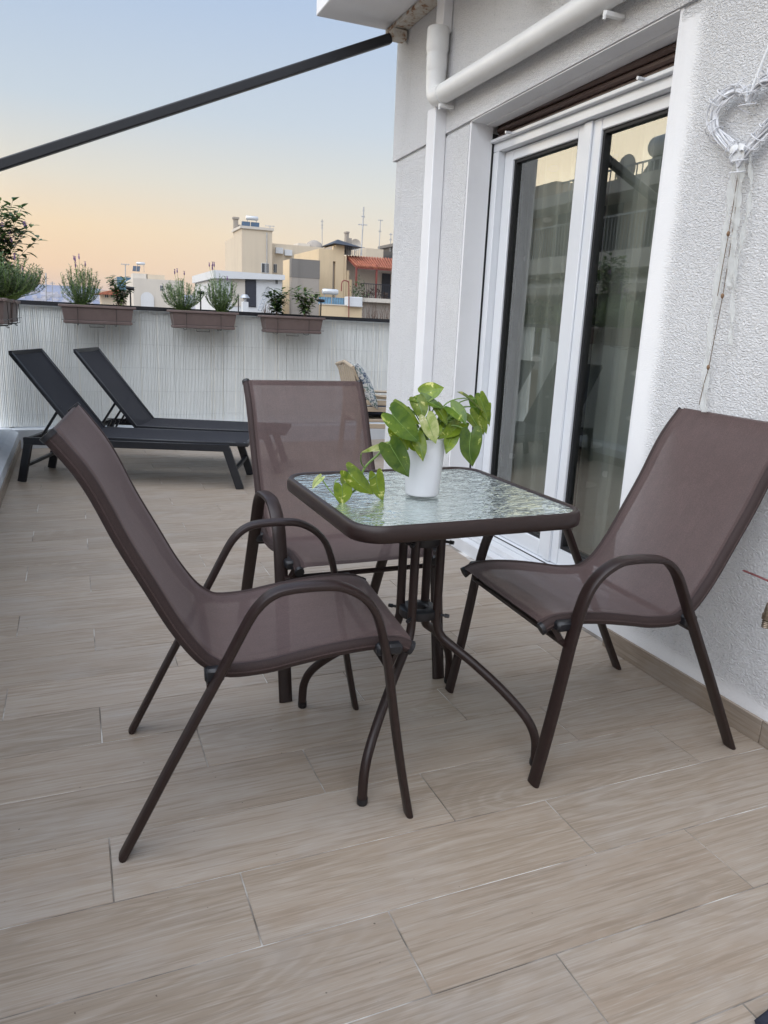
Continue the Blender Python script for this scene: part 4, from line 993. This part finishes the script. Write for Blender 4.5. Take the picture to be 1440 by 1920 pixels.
# dark mat corner at the lower right edge
p = atZ(1410, 1921, 0.0); q = atZ(1442, 1902, 0.0)
m = MB(); m.box(0, .50, -.42, 0, .0005, .012, 0, .005); o = m.build('door_mat', M['navy'], None); o.location = (p.x, p.y, .0); o.rotation_euler = (0, 0, math.radians(10)); tag(o, 'dark navy mat, only its corner showing at the lower right edge', 'mat')
# ================================================================== NEIGHBOURHOOD (seen beyond the back parapet)
def part(nm, mat, par, x0, x1, y0, y1, z0, z1, bev=0.0):
    m = MB(); m.box(x0, x1, y0, y1, z0, z1, 0, bev); return m.build(nm, mat, par, False)
def XZ(px, py, D): p = atY(px, py, D); return p.x, p.z
def dfor(x, px, py): d = ray(px, py); return x*d.y/d.x   # depth at which a plane of constant X shows at pixel column px
GR = -18
def window(par, px0, px1, py0, py1, D, frame='alu', pane='winglass', shutter=None):
    x0, z1 = XZ(px0, py0, D); x1, _ = XZ(px1, py0, D); _, z0 = XZ(px0, py1, D)
    f = part('window', M[frame], par, x0, x1, D-.06, D-.005, z0, z1); n = 2
    for k in range(n):
        w = (x1-x0)/n; part('window_pane', M[pane], f, x0+k*w+.08*w, x0+(k+1)*w-.08*w, D-.075, D-.0605, z0+.08*w, z1-.08*w)
    return f
# A: tall cream tower block
D = 80; A = thing('apartment_building', 'cream apartment tower with a solar heater and chimney on its roof', 'building')
x0, zt_ = XZ(453, 428, D); x1, _ = XZ(510.5, 431, D); yb_ = dfor(x0, 437.5, 500)
part('tower', M['cream'], A, x0, x1, D, yb_, GR, zt_)
part('roof_ledge', M['pale'], A, x0-.15, x1+.15, D-.15, yb_+.1, zt_, zt_+.25)
xs_, zs = XZ(453, 462, D); part('lower_block', M['cream'], A, x0+.02, x1-.3, yb_, dfor(x0, 422, 500), GR, XZ(430, 462, 95)[1])
xe, ze = XZ(603, 463, D+3); part('long_wing', M['cream'], A, x1, xe, D+3, D+16, GR, XZ(550, 459.5, D+3)[1])
window(A, 490, 504, 493, 511, D); window(A, 512.5, 519, 495, 511, D+3)
xa, za = XZ(511, 495, D+3)
bx0, bz = XZ(559, 456.5, D+4); bx1, _ = XZ(581, 457, D+4); part('roof_box', M['pale'], A, bx0, bx1, D+4, D+6, bz-1.2, bz+.05)
m = MB(); c_ = atY(589, 464, D+5); m.lathe([(1.1, -.6), (1.05, .0), (.8, .45), (.4, .7), (0, .8)], c_, 16); m.build('roof_dome', M['grey'], A)
c_ = atY(441.0, 432, D+7); zt_ = atY(441, 424, D+7).z; m = MB(); m.box(c_.x-.1, c_.x+.35, D+7, D+7.6, zt_-1, zt_+.75); m.box(c_.x-.2, c_.x+.45, D+6.9, D+7.7, zt_+.75, zt_+.95); m.box(c_.x+.4, c_.x+1.0, D+7, D+7.6, zt_-1, zt_+.2); m.build('chimney', M['grey'], A, False)
def solar_heater(label, D, pL, pR, pyT, pyB, tL, tR, tyT, tyB, pm='solar', gap=True, base_to=None):
    t = thing('solar_water_heater', label, 'solar heater', group='solar water heaters on the roofs')
    xl, z1 = XZ(pL, pyT, D); xr, z0 = XZ(pR, pyB, D); n = 2 if gap else 1; w = (xr-xl)/n
    for k in range(n):
        m = MB(); a = xl+k*w+.03*w; b = xl+(k+1)*w-.05*w; dp_ = (z1-z0)*.8
        m.add([(a-.15, D, z0), (b-.15, D, z0), (b, D+dp_, z1), (a, D+dp_, z1), (a-.15, D+.12, z0-.05), (b-.15, D+.12, z0-.05), (b, D+dp_+.12, z1-.05), (a, D+dp_+.12, z1-.05)], [(0, 1, 2, 3), (4, 7, 6, 5), (0, 4, 5, 1), (1, 5, 6, 2), (2, 6, 7, 3), (3, 7, 4, 0)])
        pn = m.build('collector_panel', M[pm], t, False)
        for q in range(5):
            f = (q+.5)/5; m = MB(); m.bar((a-.15+(b-a)*f, D-.01, z0), (a+(b-a)*f, D+dp_-.01, z1), .03, .02); m.build('panel_rib', M['dark'], pn, False)
    xa, za = XZ(tL, tyT, D); xb, zb_ = XZ(tR, tyB, D); rr_ = (za-zb_)/2; zc_ = (za+zb_)/2; yy = D+(z1-z0)*.8+rr_*.6
    m = MB(); m.sweep([(xa, yy, zc_), (xa+.03, yy, zc_), (xa+.12, yy, zc_), (xb-.12, yy, zc_), (xb-.03, yy, zc_), (xb, yy, zc_)], rr_*2, n=20, radii=[.1, .8, 1, 1, .8, .1]); m.build('water_tank', M['steel'], t)
    m = MB()
    for xx in (xa+.15*(xb-xa), xa+.85*(xb-xa)): m.bar((xx, yy, z0-.1), (xx, yy, zc_-rr_*.8), .05, .05); m.bar((xx, D+.1, z0-.05), (xx, yy, z0-.05), .05, .05)
    m.build('stand', M['metal'], t, False); return t
solar_heater('solar heater with dark twin panels on the cream tower roof', D+1, 455, 489.5, 413.5, 430, 463, 487, 402.5, 413)
def antenna(px, py0, py1, D, label, arms=((.1, 10, 0), (.25, 7, 1)), tilt=0, mat='metal', w=.09):
    a = atY(px, py1, D); b = atY(px+tilt, py0, D); t = thing('tv_antenna', label, 'antenna', (a.x, a.y, a.z), group='television antennas on the roofs')
    d = b-a; m = MB(); m.sweep([(0, 0, -.5), d], w, n=6); m.build('mast', M[mat], t)
    ppm = D/1393*1.0
    m = MB()
    for f, L, k in arms:
        c_ = d*(1-f); h_ = L*ppm/2
        m.sweep([c_-Vector((h_, h_*.2*k, 0)), c_+Vector((h_, h_*.2*k, h_*.05))], w*.6, n=5)
        for q in range(4): cc = c_+Vector((h_*(-.8+.5*q), 0, 0)); m.sweep([cc-Vector((0, 0, ppm*1.6)), cc+Vector((0, 0, ppm*1.6))], w*.35, n=4)
    m.build('antenna_arm', M[mat], t); return t
antenna(506, 423, 434, D+1, 'small antenna with a sideways arm on the right edge of the cream tower', ((.1, 18, 0),))
antenna(604, 411, 466, D+6, 'slim straight antenna standing on the long cream wing', ((.08, 5, 0), (.2, 4, 1), (.3, 4, 0)))
# B: white low building
D = 50; B = thing('low_building', 'low white rooftop building with a dark door and a thick flat roof edge', 'building')
x0, zt_ = XZ(405, 507, D); x1, zt2 = XZ(529, 516, D)
m = MB(); wallb = [(x0, D, GR), (x1, D, GR), (x1, D, zt2-.25), (x0, D, zt_-.25), (x0, D+9, GR), (x1, D+9, GR), (x1, D+9, zt2-.25), (x0, D+9, zt_-.25)]
m.add(wallb, [(0, 1, 2, 3), (5, 4, 7, 6), (3, 2, 6, 7), (1, 5, 6, 2), (4, 0, 3, 7)]); m.build('wall', M['bwhite'], B, False)
m = MB(); m.add([(x0-.2, D-.35, zt_-.5), (x1+.1, D-.35, zt2-.3), (x1+.1, D-.35, zt2), (x0-.2, D-.35, zt_), (x0-.2, D+9, zt_-.5), (x1+.1, D+9, zt2-.3), (x1+.1, D+9, zt2), (x0-.2, D+9, zt_)], [(0, 1, 2, 3), (5, 4, 7, 6), (3, 2, 6, 7), (0, 4, 5, 1), (1, 5, 6, 2), (4, 0, 3, 7)]); m.build('roof_edge', M['bwhite'], B, False)
a0, z1_ = XZ(459.5, 521, D); a1, z0_ = XZ(480, 576, D); dd = part('door', M['dark'], B, a0, a1, D-.05, D-.002, z0_, z1_); part('door_leaf', M['dark'], dd, a0+.08, a1-.08, D-.075, D-.0505, z0_+.05, z1_-.08)
b0, _ = XZ(434, 520, D); part('recessed_panel', M['pale'], B, b0, a0-.01, D-.04, D-.002, z0_, XZ(440, 520, D)[1])
window(B, 516, 520.5, 524.5, 532, D)
m = MB(); 
for (s, e) in (((484, 582), (499, 541)), ((490, 582), (505, 541))): m.sweep([atY(*s, D-2), atY(*e, D-.2)], .06, n=6)
for k in range(6):
    f = k/6; m.sweep([atY(484+15*f, 582-41*f, D-2+1.8*f), atY(490+15*f, 582-41*f, D-2+1.8*f)], .05, n=5)
m.sweep(cr([atY(499, 541, D-.2), atY(503, 538, D), atY(508, 544, D+.3), atY(508, 552, D+.4)], 4), .05, n=5)
tag(m.build('roof_ladder', M['metal'], None), 'leaning metal ladder in front of the low white building', 'ladder')
ch = thing('roof_chimney', 'small white chimney with a metal cap in front of the dark door', 'chimney'); c_ = atY(459, 590, 44); _, zc1 = XZ(459, 566, 44)
m = MB(); m.box(c_.x-.17, c_.x+.17, 43.8, 44.2, -3, zc1, 0, .01); m.build('stack', M['bwhite'], ch)
m = MB(); m.lathe([(.10, zc1), (.10, zc1+.22), (.30, zc1+.22), (.16, zc1+.40), (0, zc1+.42)], (c_.x, 44, 0), 14); m.build('cap', M['metal'], ch)
m = MB(); m.sweep([atY(447, 590, 46), atY(447, 553, 46)], .07, n=6); tag(m.build('roof_post', M['wire'], None), 'thin dark post standing left of the small white chimney', 'post')
m = MB(); m.sweep([atY(500.5, 436, 79.8), atY(500.5, 520, 79.8)], .10, n=6); m.build('downpipe', M['metal'], A)
for (px, py) in ((523, 470), (540, 474)):
    c_ = atY(px, py, 82.9); m = MB(); m.box(c_.x-.4, c_.x+.4, 82.6, 82.99, c_.z-.3, c_.z+.3); m.build('air_conditioner', M['bwhite'], A, False)
# C: concrete block
D = 54; Cc = thing('concrete_block', 'bare grey concrete stair block with a darker weathered top band', 'building')
x0, zt_ = XZ(547, 484.5, D); x1, _ = XZ(599.5, 487, D); yb_ = dfor(x0, 531, 540); _, zband = XZ(570, 521, D)
part('block', M['grey'], Cc, x0, x1, D, yb_, GR, zband); part('weathered_band', M['greyd'], Cc, x0-.02, x1+.02, D-.02, D+.5, zband, zt_)
part('side_wall', M['warm'], Cc, x0-.025, x0-.001, D+.5, yb_, GR, zt_-.02); part('roof_slab', M['greyd'], Cc, x0, x1, D+.5, yb_, zband, zt_)  # side wall: warm sunset light put into the plaster colour
# D: stepped building, sunset glow on the facade put into its plaster colour
D = 57; Dd = thing('stepped_building', 'plaster building coloured yellow by sunset glow, with a stepped edge and a narrow slit', 'building')
x0, _ = XZ(598, 470, D)
steps = [(598, 625, 466), (625, 630, 461), (630, 646, 459), (646, 650, 480), (650, 655, 507), (655, 660, 524)]
m = MB()
for (a, b, t_) in steps:
    xa, zt_ = XZ(a, t_, D); xb, _ = XZ(b, t_, D)
    if a == 625: continue
    m.box(xa, xb, D, D+7, GR, zt_)
m.build('facade', M['warm'], Dd, False)
xa, zt_ = XZ(625, 461, D); xb, _ = XZ(630, 461, D); part('slit_back', M['grey'], Dd, xa, xb, D+.25, D+7, GR, zt_); _, zq = XZ(627, 490, D); part('slit_lintel', M['warm'], Dd, xa, xb, D+.005, D+.249, zq, zt_-.02)
ra, rz = XZ(623, 457, D); rb, _ = XZ(676, 461, D); m = MB()
rp_ = XZ(634, 453, D+1)
m.add([(ra, D-.5, rz), (rb, D-.5, rz-.15), (rb, D+3, rz-.15), (ra, D+3, rz), ((ra*2+rb)/3, D+1, rz+.45)], [(0, 1, 4), (1, 2, 4), (2, 3, 4), (3, 0, 4), (3, 2, 1, 0)]); m.build('small_roof', M['dark'], Dd, False)
rc, _ = XZ(647, 460, D); part('rooftop_room', M['greyd'], Dd, XZ(640, 460, D)[0], rc, D+.4, D+3, XZ(640, 480, D)[1], rz-.01)
c0, cz1 = XZ(650, 437, D+2); c1x, _ = XZ(660, 440, D+2); 
m = MB(); m.box(c0, c0+(c1x-c0)*.45, D+2, D+2.5, rz-.5, cz1); m.box(c0+(c1x-c0)*.47, c1x, D+2, D+2.6, rz-.5, cz1-.35); m.box(c0-.05, c0+(c1x-c0)*.5, D+1.95, D+2.55, cz1, cz1+.12); m.build('chimney', M['grey'], Dd, False)
sdh = thing('satellite_dish', 'large pale satellite dish beside the chimneys of the stepped building', 'satellite dish'); c_ = atY(667, 459, D+3); m = MB()
m.lathe([(0, .16), (.2, .14), (.36, .07), (.46, 0), (.44, 0), (.34, .09), (0, .19)], c_, 22, axis='y'); m.build('dish', M['pale'], sdh); m = MB(); m.sweep([c_, c_+Vector((0, .2, -.9))], .06, n=6); m.build('dish_mast', M['metal'], sdh)
# roof railing
rl = thing('roof_railing', 'thin metal railing on the roof above the red tiles', 'railing'); m = MB()
for k in range(12):
    px = 643+k*3.6; m.sweep([atY(px, 478+k*.2, D+.3), atY(px, 460.5+k*.35, D+.3)], .035, n=4)
m.build('baluster', M['metal'], rl); m = MB(); m.sweep([atY(643, 460.5, D+.3), atY(684, 464.5, D+.3)], .05, n=5); m.build('handrail', M['metal'], rl)
# E: balcony building with red tile roof
D = 56; E_ = thing('balcony_building', 'grey building with a red tiled porch roof over its railed balcony', 'building')
xa, z1 = XZ(650, 480, D+2); xr, _ = XZ(790, 480, D+2)
part('back_wall', M['pale'], E_, XZ(655, 500, D)[0], xr, D+2, D+8, GR, XZ(690, 484, D+2)[1])
part('side_wall', M['greyd'], E_, XZ(649, 500, D)[0], XZ(655, 500, D)[0]-.01, D+1.9, D+8, GR, XZ(650, 478, D+2)[1])
# tiles: curved courses
ex0, ez0 = XZ(668, 498, D-.9); ex1, ez1 = XZ(800, 508, D-.9); tx0, tz0 = XZ(648, 478, D+1.8); tx1, tz1 = XZ(800, 488, D+1.8)
nr = 30
rf = MB(); rf.add([(ex0, D-.9, ez0-.12), (ex1, D-.9, ez1-.12), (tx1, D+1.8, tz1-.12), (tx0, D+1.8, tz0-.12), (ex0, D-.9, ez0-.2), (ex1, D-.9, ez1-.2), (tx1, D+1.8, tz1-.2), (tx0, D+1.8, tz0-.2)], [(0, 1, 2, 3), (4, 7, 6, 5), (0, 4, 5, 1), (3, 7, 4, 0)]); roof = rf.build('porch_roof', M['redpaint'], E_, False)
for k in range(nr):
    f = (k+.5)/nr; a = Vector((ex0+(ex1-ex0)*f, D-.95, ez0+(ez1-ez0)*f-.05)); b = Vector((tx0+(tx1-tx0)*f, D+1.8, tz0+(tz1-tz0)*f-.05)); n_ = 7; m = MB()
    pts = []; rad = []
    for q in range(n_):
        pts += [a.lerp(b, q/n_), a.lerp(b, (q+.97)/n_)]; rad += [1.12, .86]
    m.sweep(pts, (ex1-ex0)/nr*.82, .15, n=8, radii=rad); m.build('roof_tile', M['rooftile'], roof)
for (px, pb) in ((668.5, 530), (706.5, 560)):
    a = atY(px, 500, D-.8); b = atY(px, pb, D-.8); part('porch_post', M['redpaint'], E_, a.x-.06, a.x+.06, D-.86, D-.74, b.z-.3, a.z+.1)
sx0, sz0 = XZ(676, 561, D-1); sx1, sz1 = XZ(800, 566, D-1); part('balcony_slab', M['pale'], E_, sx0, sx1, D-1, D+2, sz1-.25, sz1+.05)
part('lower_wall', M['grey'], E_, sx0+.1, sx1, D-.5, D+2, GR, sz1-.26)
rl = MB(); hz = sz1+1.05
for k in range(40):
    x = sx0+.05+k*.14; rl.box(x-.012, x+.012, D-.97, D-.945, sz1+.05, hz)
r_ = rl.build('balcony_railing', M['dark'], E_, False); part('handrail', M['dark'], r_, sx0, sx1, D-.99, D-.93, hz, hz+.05)
part('dark_doorway', M['dark'], E_, XZ(716, 520, D+2)[0], XZ(732, 520, D+2)[0], D+1.95, D+1.998, sz1+.1, sz1+2.1)
def vines(px0, px1, py0, py1, D, n, seed, label, w=.03):
    rn = random.Random(seed); m = MB()
    for k in range(n):
        px = rn.uniform(px0, px1); pts = []; x = px; L = rn.uniform(.5, 1)
        for q in range(7): pts.append(atY(x, py1+(py0-py1)*q/6*L, D-rn.uniform(.02, .25))); x += rn.uniform(-2.4, 2.4)
        m.sweep(pts, w, n=4, radii=[1, .9, .8, .7, .55, .4, .25])
    o = m.build('bare_vine', M['vine'], None); tag(o, label, 'climbing plant', kind=None); return o
vines(662, 745, 562, 606, D-1.3, 60, 4, 'tangle of bare brown vine stems hanging below the balcony', .05)
vines(490, 520, 560, 596, 49, 26, 9, 'bare twiggy brown shrub at the foot of the leaning ladder', .035)
sb = MB(); rn = random.Random(14)
for k in range(160):
    f = rn.random(); c_ = atY(680+45*f, 556-13*math.sin(f*PI)*rn.random(), D-.4); d = Vector((rn.gauss(0, 1), rn.gauss(0, 1), rn.gauss(0, 1))); blade(sb, c_, d, .35, .10)
tag(sb.build('balcony_bush', M['vine'], None, False), 'brownish dry bush behind the balcony railing', 'bush')
st_ = MB(); c_ = atY(671, 545, D-1.2)
for k in range(150):
    d = Vector((rn.gauss(0, 1), rn.gauss(0, 1), rn.gauss(0, 1))).normalized(); blade(st_, c_+Vector((rn.gauss(0, .28), 0, rn.gauss(0, .45))), d, .22, .10)
tag(st_.build('potted_shrub', M['shrub'], None, False), 'dark potted shrub at the left end of the railed balcony', 'shrub')
# near solar heater on a beige roof wall
D = 46; W_ = thing('roof_parapet', 'beige roof parapet carrying the pale blue solar heater', 'wall')
x0, zt_ = XZ(603, 573.5, D); x1, zt2 = XZ(679, 575, D); part('wall', M['warm'], W_, x0, x1, D, D+.3, GR, zt2); part('coping', M['pale'], W_, x0-.05, x1+.05, D-.06, D+.36, zt2, zt2+.06)
solar_heater('solar heater with a pale blue panel and white tank on the beige parapet', D+.4, 601, 651, 556, 572.5, 608, 638.5, 540.5, 553, 'solar2', True)
w0, wz1 = XZ(653.5, 556, D-.3); w1, wz0 = XZ(679.5, 576, D-.3); o = part('white_tank_box', M['bwhite'], None, w0, w1, D-.3, D+.5, wz0+.0, wz1, .03); o.name = 'white_box'; tag(o, 'plain white box standing on the parapet right of the pale blue solar heater', 'box')
m = MB(); m.sweep(cr([atY(654, 598, D-.4), atY(654, 535, D-.4), atY(652, 528, D-.4), atY(646, 526, D-.4), atY(641, 530, D-.4), atY(640, 546, D-.4)], 5), .07, n=7)
tag(m.build('vent_pipe', M['redpaint'], None), 'rusty hooked vent pipe rising beside the white box', 'pipe')
# far right roofs
D = 75; F_ = thing('rooftop_hut', 'beige rooftop hut with a dark water tank behind the red tiled roof', 'building')
x0, zt_ = XZ(685, 465, D); x1, _ = XZ(719, 468, D); part('hut', M['cream'], F_, x0, x1, D, D+5, GR, zt_)
x2, zt2 = XZ(716, 466, D+3); x3, _ = XZ(760, 470, D+3); part('dark_tank', M['dark'], F_, x2+.2, x3, D-.5, D+4, GR, zt2); part('roof_slab', M['greyd'], F_, x2, x3+.3, D-.7, D+4.2, zt2, zt2+.3)
antenna(677, 388, 478, 62, 'tallest antenna leaning slightly with two short arms', ((.08, 3, 0), (.2, 7, 1), (.37, 18, 0)), 5, w=.11)
antenna(710.5, 412, 466, 76, 'antenna with a cross arm above the rooftop hut', ((.02, 10, 0), (.4, 6, 1)), 3)
antenna(732, 437, 462, 76, 'short antenna nearest the house wall', ((.1, 6, 0), (.5, 5, 1)), 1)
# left far buildings
D = 110; L_ = thing('far_cream_building', 'far cream building with a blind round arch between the lavender plants', 'building')
x0, zt_ = XZ(249, 521, D); x1, zt2 = XZ(345, 527, D)
part('wall', M['pale'], L_, x0, x1, D, D+14, GR, (zt_+zt2)/2); 
r0_, rz_ = XZ(249, 512, D+2); r1_, _ = XZ(262, 512, D+2); part('roof_room', M['pale'], L_, r0_, r1_+1, D+2, D+6, zt_-1, rz_); part('roof_room', M['cream'], L_, XZ(277, 512, D)[0], XZ(312, 512, D)[0], D+2, D+6, zt_-1.5, XZ(290, 515, D+2)[1])
m = MB(); c_ = atY(276, 560, D); R_ = 11*D/1393; pts = [(c_.x+R_*math.cos(a), D-.15, c_.z+R_*math.sin(a)) for a in [PI*i/16 for i in range(17)]]
m.add(pts+[(c_.x-R_, D-.15, c_.z-3), (c_.x+R_, D-.15, c_.z-3)], [tuple(range(17))+(17, 18)]); m.add([(p[0], D-.001, p[2]) for p in pts], []); m.build('blind_arch', M['bwhite'], L_, False)
solar_heater('distant solar heater with twin dark panels on the far cream building', D+2.5, 250, 264.5, 498, 508.5, 256, 273, 490.5, 497)
window(L_, 300, 306, 535, 545, D)
D = 130; K_ = thing('far_low_building', 'far low building with a blue grey upper floor and reddish roof', 'building')
part('wall', M['cream'], K_, XZ(190, 540, D)[0], XZ(246, 540, D)[0], D, D+9, GR, XZ(210, 545, D)[1]); part('upper_floor', M['solar2'], K_, XZ(219, 520, D)[0], XZ(246, 520, D)[0], D-.3, D+8, XZ(219, 545, D)[1], XZ(230, 519.5, D)[1])
m = MB(); a = atY(176, 551, D-1); b = atY(222, 541, D-1); m.add([a, Vector((b.x, D-1, a.z)), Vector((b.x, D-1, b.z)), a+Vector((0, 8, 0)), Vector((b.x, D+7, a.z)), Vector((b.x, D+7, b.z))], [(0, 1, 2), (3, 5, 4), (0, 2, 5, 3), (1, 4, 5, 2), (0, 3, 4, 1)]); m.build('sloping_roof', M['rooftile'], K_, False)
window(K_, 196, 203, 550, 558, D); window(K_, 207, 214, 550, 558, D)
antenna(235, 495, 521, D-1, 'distant antenna with a wide bar above the blue grey upper floor', ((.03, 14, 0),), 0, w=.16)
antenna(86, 512, 560, 150, 'distant thin mast left of the round lavender', ((.1, 1, 0),), 0, w=.25)
antenna(98, 528, 560, 150, 'distant short mast between the left corner and the round lavender', ((.1, 8, 0),), 0, w=.15)
# low town in the distance behind the left corner
tw = MB(); rn = random.Random(77)
for k in range(420):
    Y = rn.uniform(260, 900); X = Y*rn.uniform(-.12, .75); s = rn.uniform(4, 9); zt_ = .3+Y*.012*rn.uniform(.1, .62)
    tw.box(X-s, X+s, Y-s, Y+s, GR, zt_)
tag(tw.build('distant_town', [M['farcity']], None, False), 'hazy distant town blocks below the hills', 'town', kind='stuff')
# ---------------------------------------------------------------- opposite building (mirrored in the door glass)
XO = -12; O_ = thing('opposite_building', 'brownish apartment block across the street, seen mirrored in the glazed door', 'building')
part('wall', M['copp'], O_, XO-8, XO, 8, 23.3, GR, 5.35); part('stair_tower', M['copp'], O_, XO-8, XO+.2, 23.3, 29, GR, 6.15); part('end_wall', M['cream'], O_, XO-8, XO-.3, 29, 60, GR, 4.2)
for zf, sl in ((2.95, .5), (-.15, .5), (5.05, .35)):
    part('balcony_slab', M['pale'], O_, XO, XO+1.3, 8.2, 27.5, zf, zf+sl)
for zf in (3.45, .35):
    rl = MB()
    for k in range(130): y = 8.3+k*.148; rl.box(XO+1.22, XO+1.25, y-.012, y+.012, zf, zf+.95)
    r_ = rl.build('balcony_railing', M['metal'], O_, False); part('handrail', M['metal'], r_, XO+1.2, XO+1.27, 8.2, 27.5, zf+.95, zf+1.0)
for k in range(7):
    y = 9.5+k*2.6
    for zf in (3.45, .35):
        f = part('window', M['dark'], O_, XO+.002, XO+.04, y, y+1.5, zf, zf+2.1); part('window_frame', M['pale'], f, XO+.041, XO+.06, y+.72, y+.78, zf, zf+2.1)
aw = MB()
aw.add([(XO+.02, 15, 2.93), (XO+.02, 24, 2.93), (XO+2.0, 24, 2.45), (XO+2.0, 15, 2.45)], [(0, 1, 2, 3)])
for k in range(45): y = 15+k*.2; aw.add([(XO+2.0, y, 2.45), (XO+2.0, y+.2, 2.45), (XO+2.02, y+.19, 2.24), (XO+2.02, y+.1, 2.2), (XO+2.02, y+.01, 2.24)], [(0, 1, 2, 3, 4)])
tag(aw.build('awning', M['awn'], None, False), 'scalloped beige awning on the block across the street, seen only in the door glass', 'awning')
gb = MB(); rn = random.Random(5)
for k in range(2600):
    y = rn.uniform(14.5, 25); z = 1.05+rn.random()**.8*1.15*(.6+.4*noise.noise(Vector((y*.7, 1, 1)))+.2); d = Vector((rn.gauss(0, 1), rn.gauss(0, 1), rn.gauss(0, 1))).normalized(); blade(gb, Vector((XO+1.5+rn.uniform(-.3, .3), y, z)), d, .22, .12, 0 if rn.random() < .6 else 1)
tag(gb.build('balcony_greenery', [M['shrub'], M['shrubl']], None, False), 'dense green balcony plants on the block across the street', 'plants', kind='stuff')
rl = MB()
for k in range(60): y = 9+k*.24; rl.box(XO-.05, XO-.02, y-.012, y+.012, 5.35, 6.1)
rl.box(XO-.06, XO-.01, 9, 23.3, 6.08, 6.13); tag(rl.build('roof_railing', M['metal'], None, False), 'white roof railing on the block across the street', 'railing')
ht = thing('solar_water_heater', 'solar heater with a fat tank on the block mirrored in the door glass', 'solar heater', (XO-.6, 18.9, 5.35), group='solar water heaters on the roofs')
m = MB(); m.sweep([(0, -.75, 1.25), (0, -.7, 1.25), (0, -.6, 1.25), (0, .6, 1.25), (0, .7, 1.25), (0, .75, 1.25)], .62, n=20, radii=[.1, .8, 1, 1, .8, .1]); m.build('water_tank', M['steel'], ht)
m = MB(); m.bar((0, -.5, 0), (.0, -.5, 1.0), .05, .05); m.bar((0, .5, 0), (.0, .5, 1.0), .05, .05); m.bar((.5, -.5, 0), (0, -.5, 1.0), .05, .05); m.bar((.5, .5, 0), (0, .5, 1.0), .05, .05); m.bar((.7, 0, .05), (.1, 0, .95), 1.1, .06, (0, 1, 0)); m.build('stand', M['dark'], ht, False)
dsh = thing('satellite_dish', 'round dish on the block across the street, mirrored in the glass', 'satellite dish', (XO-.3, 20.4, 5.35)); m = MB(); m.lathe([(0, .10), (.3, .06), (.45, 0), (.43, 0), (0, .13)], (0, 0, .75), 20, axis='x'); m.build('dish', M['pale'], dsh); m = MB(); m.bar((0, 0, 0), (0, 0, .75), .05, .05); m.build('dish_mast', M['metal'], dsh, False)

# ---------------------------------------------------------------- thin evening haze over the town
hz_ = MB(); hz_.box(-6500, 6500, -2500, 9500, -20, 260); hzo = hz_.build('haze', [], None, False); hzo['kind'] = 'stuff'; hzo['label'] = 'thin evening haze over the town'
hm = bpy.data.materials.new('haze'); hm.use_nodes = True; hn = hm.node_tree; hn.nodes.remove(hn.nodes['Principled BSDF'])
vol = hn.nodes.new('ShaderNodeVolumePrincipled'); vol.inputs['Color'].default_value = (.80, .84, .95, 1); vol.inputs['Density'].default_value = .00005; vol.inputs['Anisotropy'].default_value = .2
hn.links.new(vol.outputs[0], hn.nodes['Material Output'].inputs['Volume']); hzo.data.materials.append(hm)
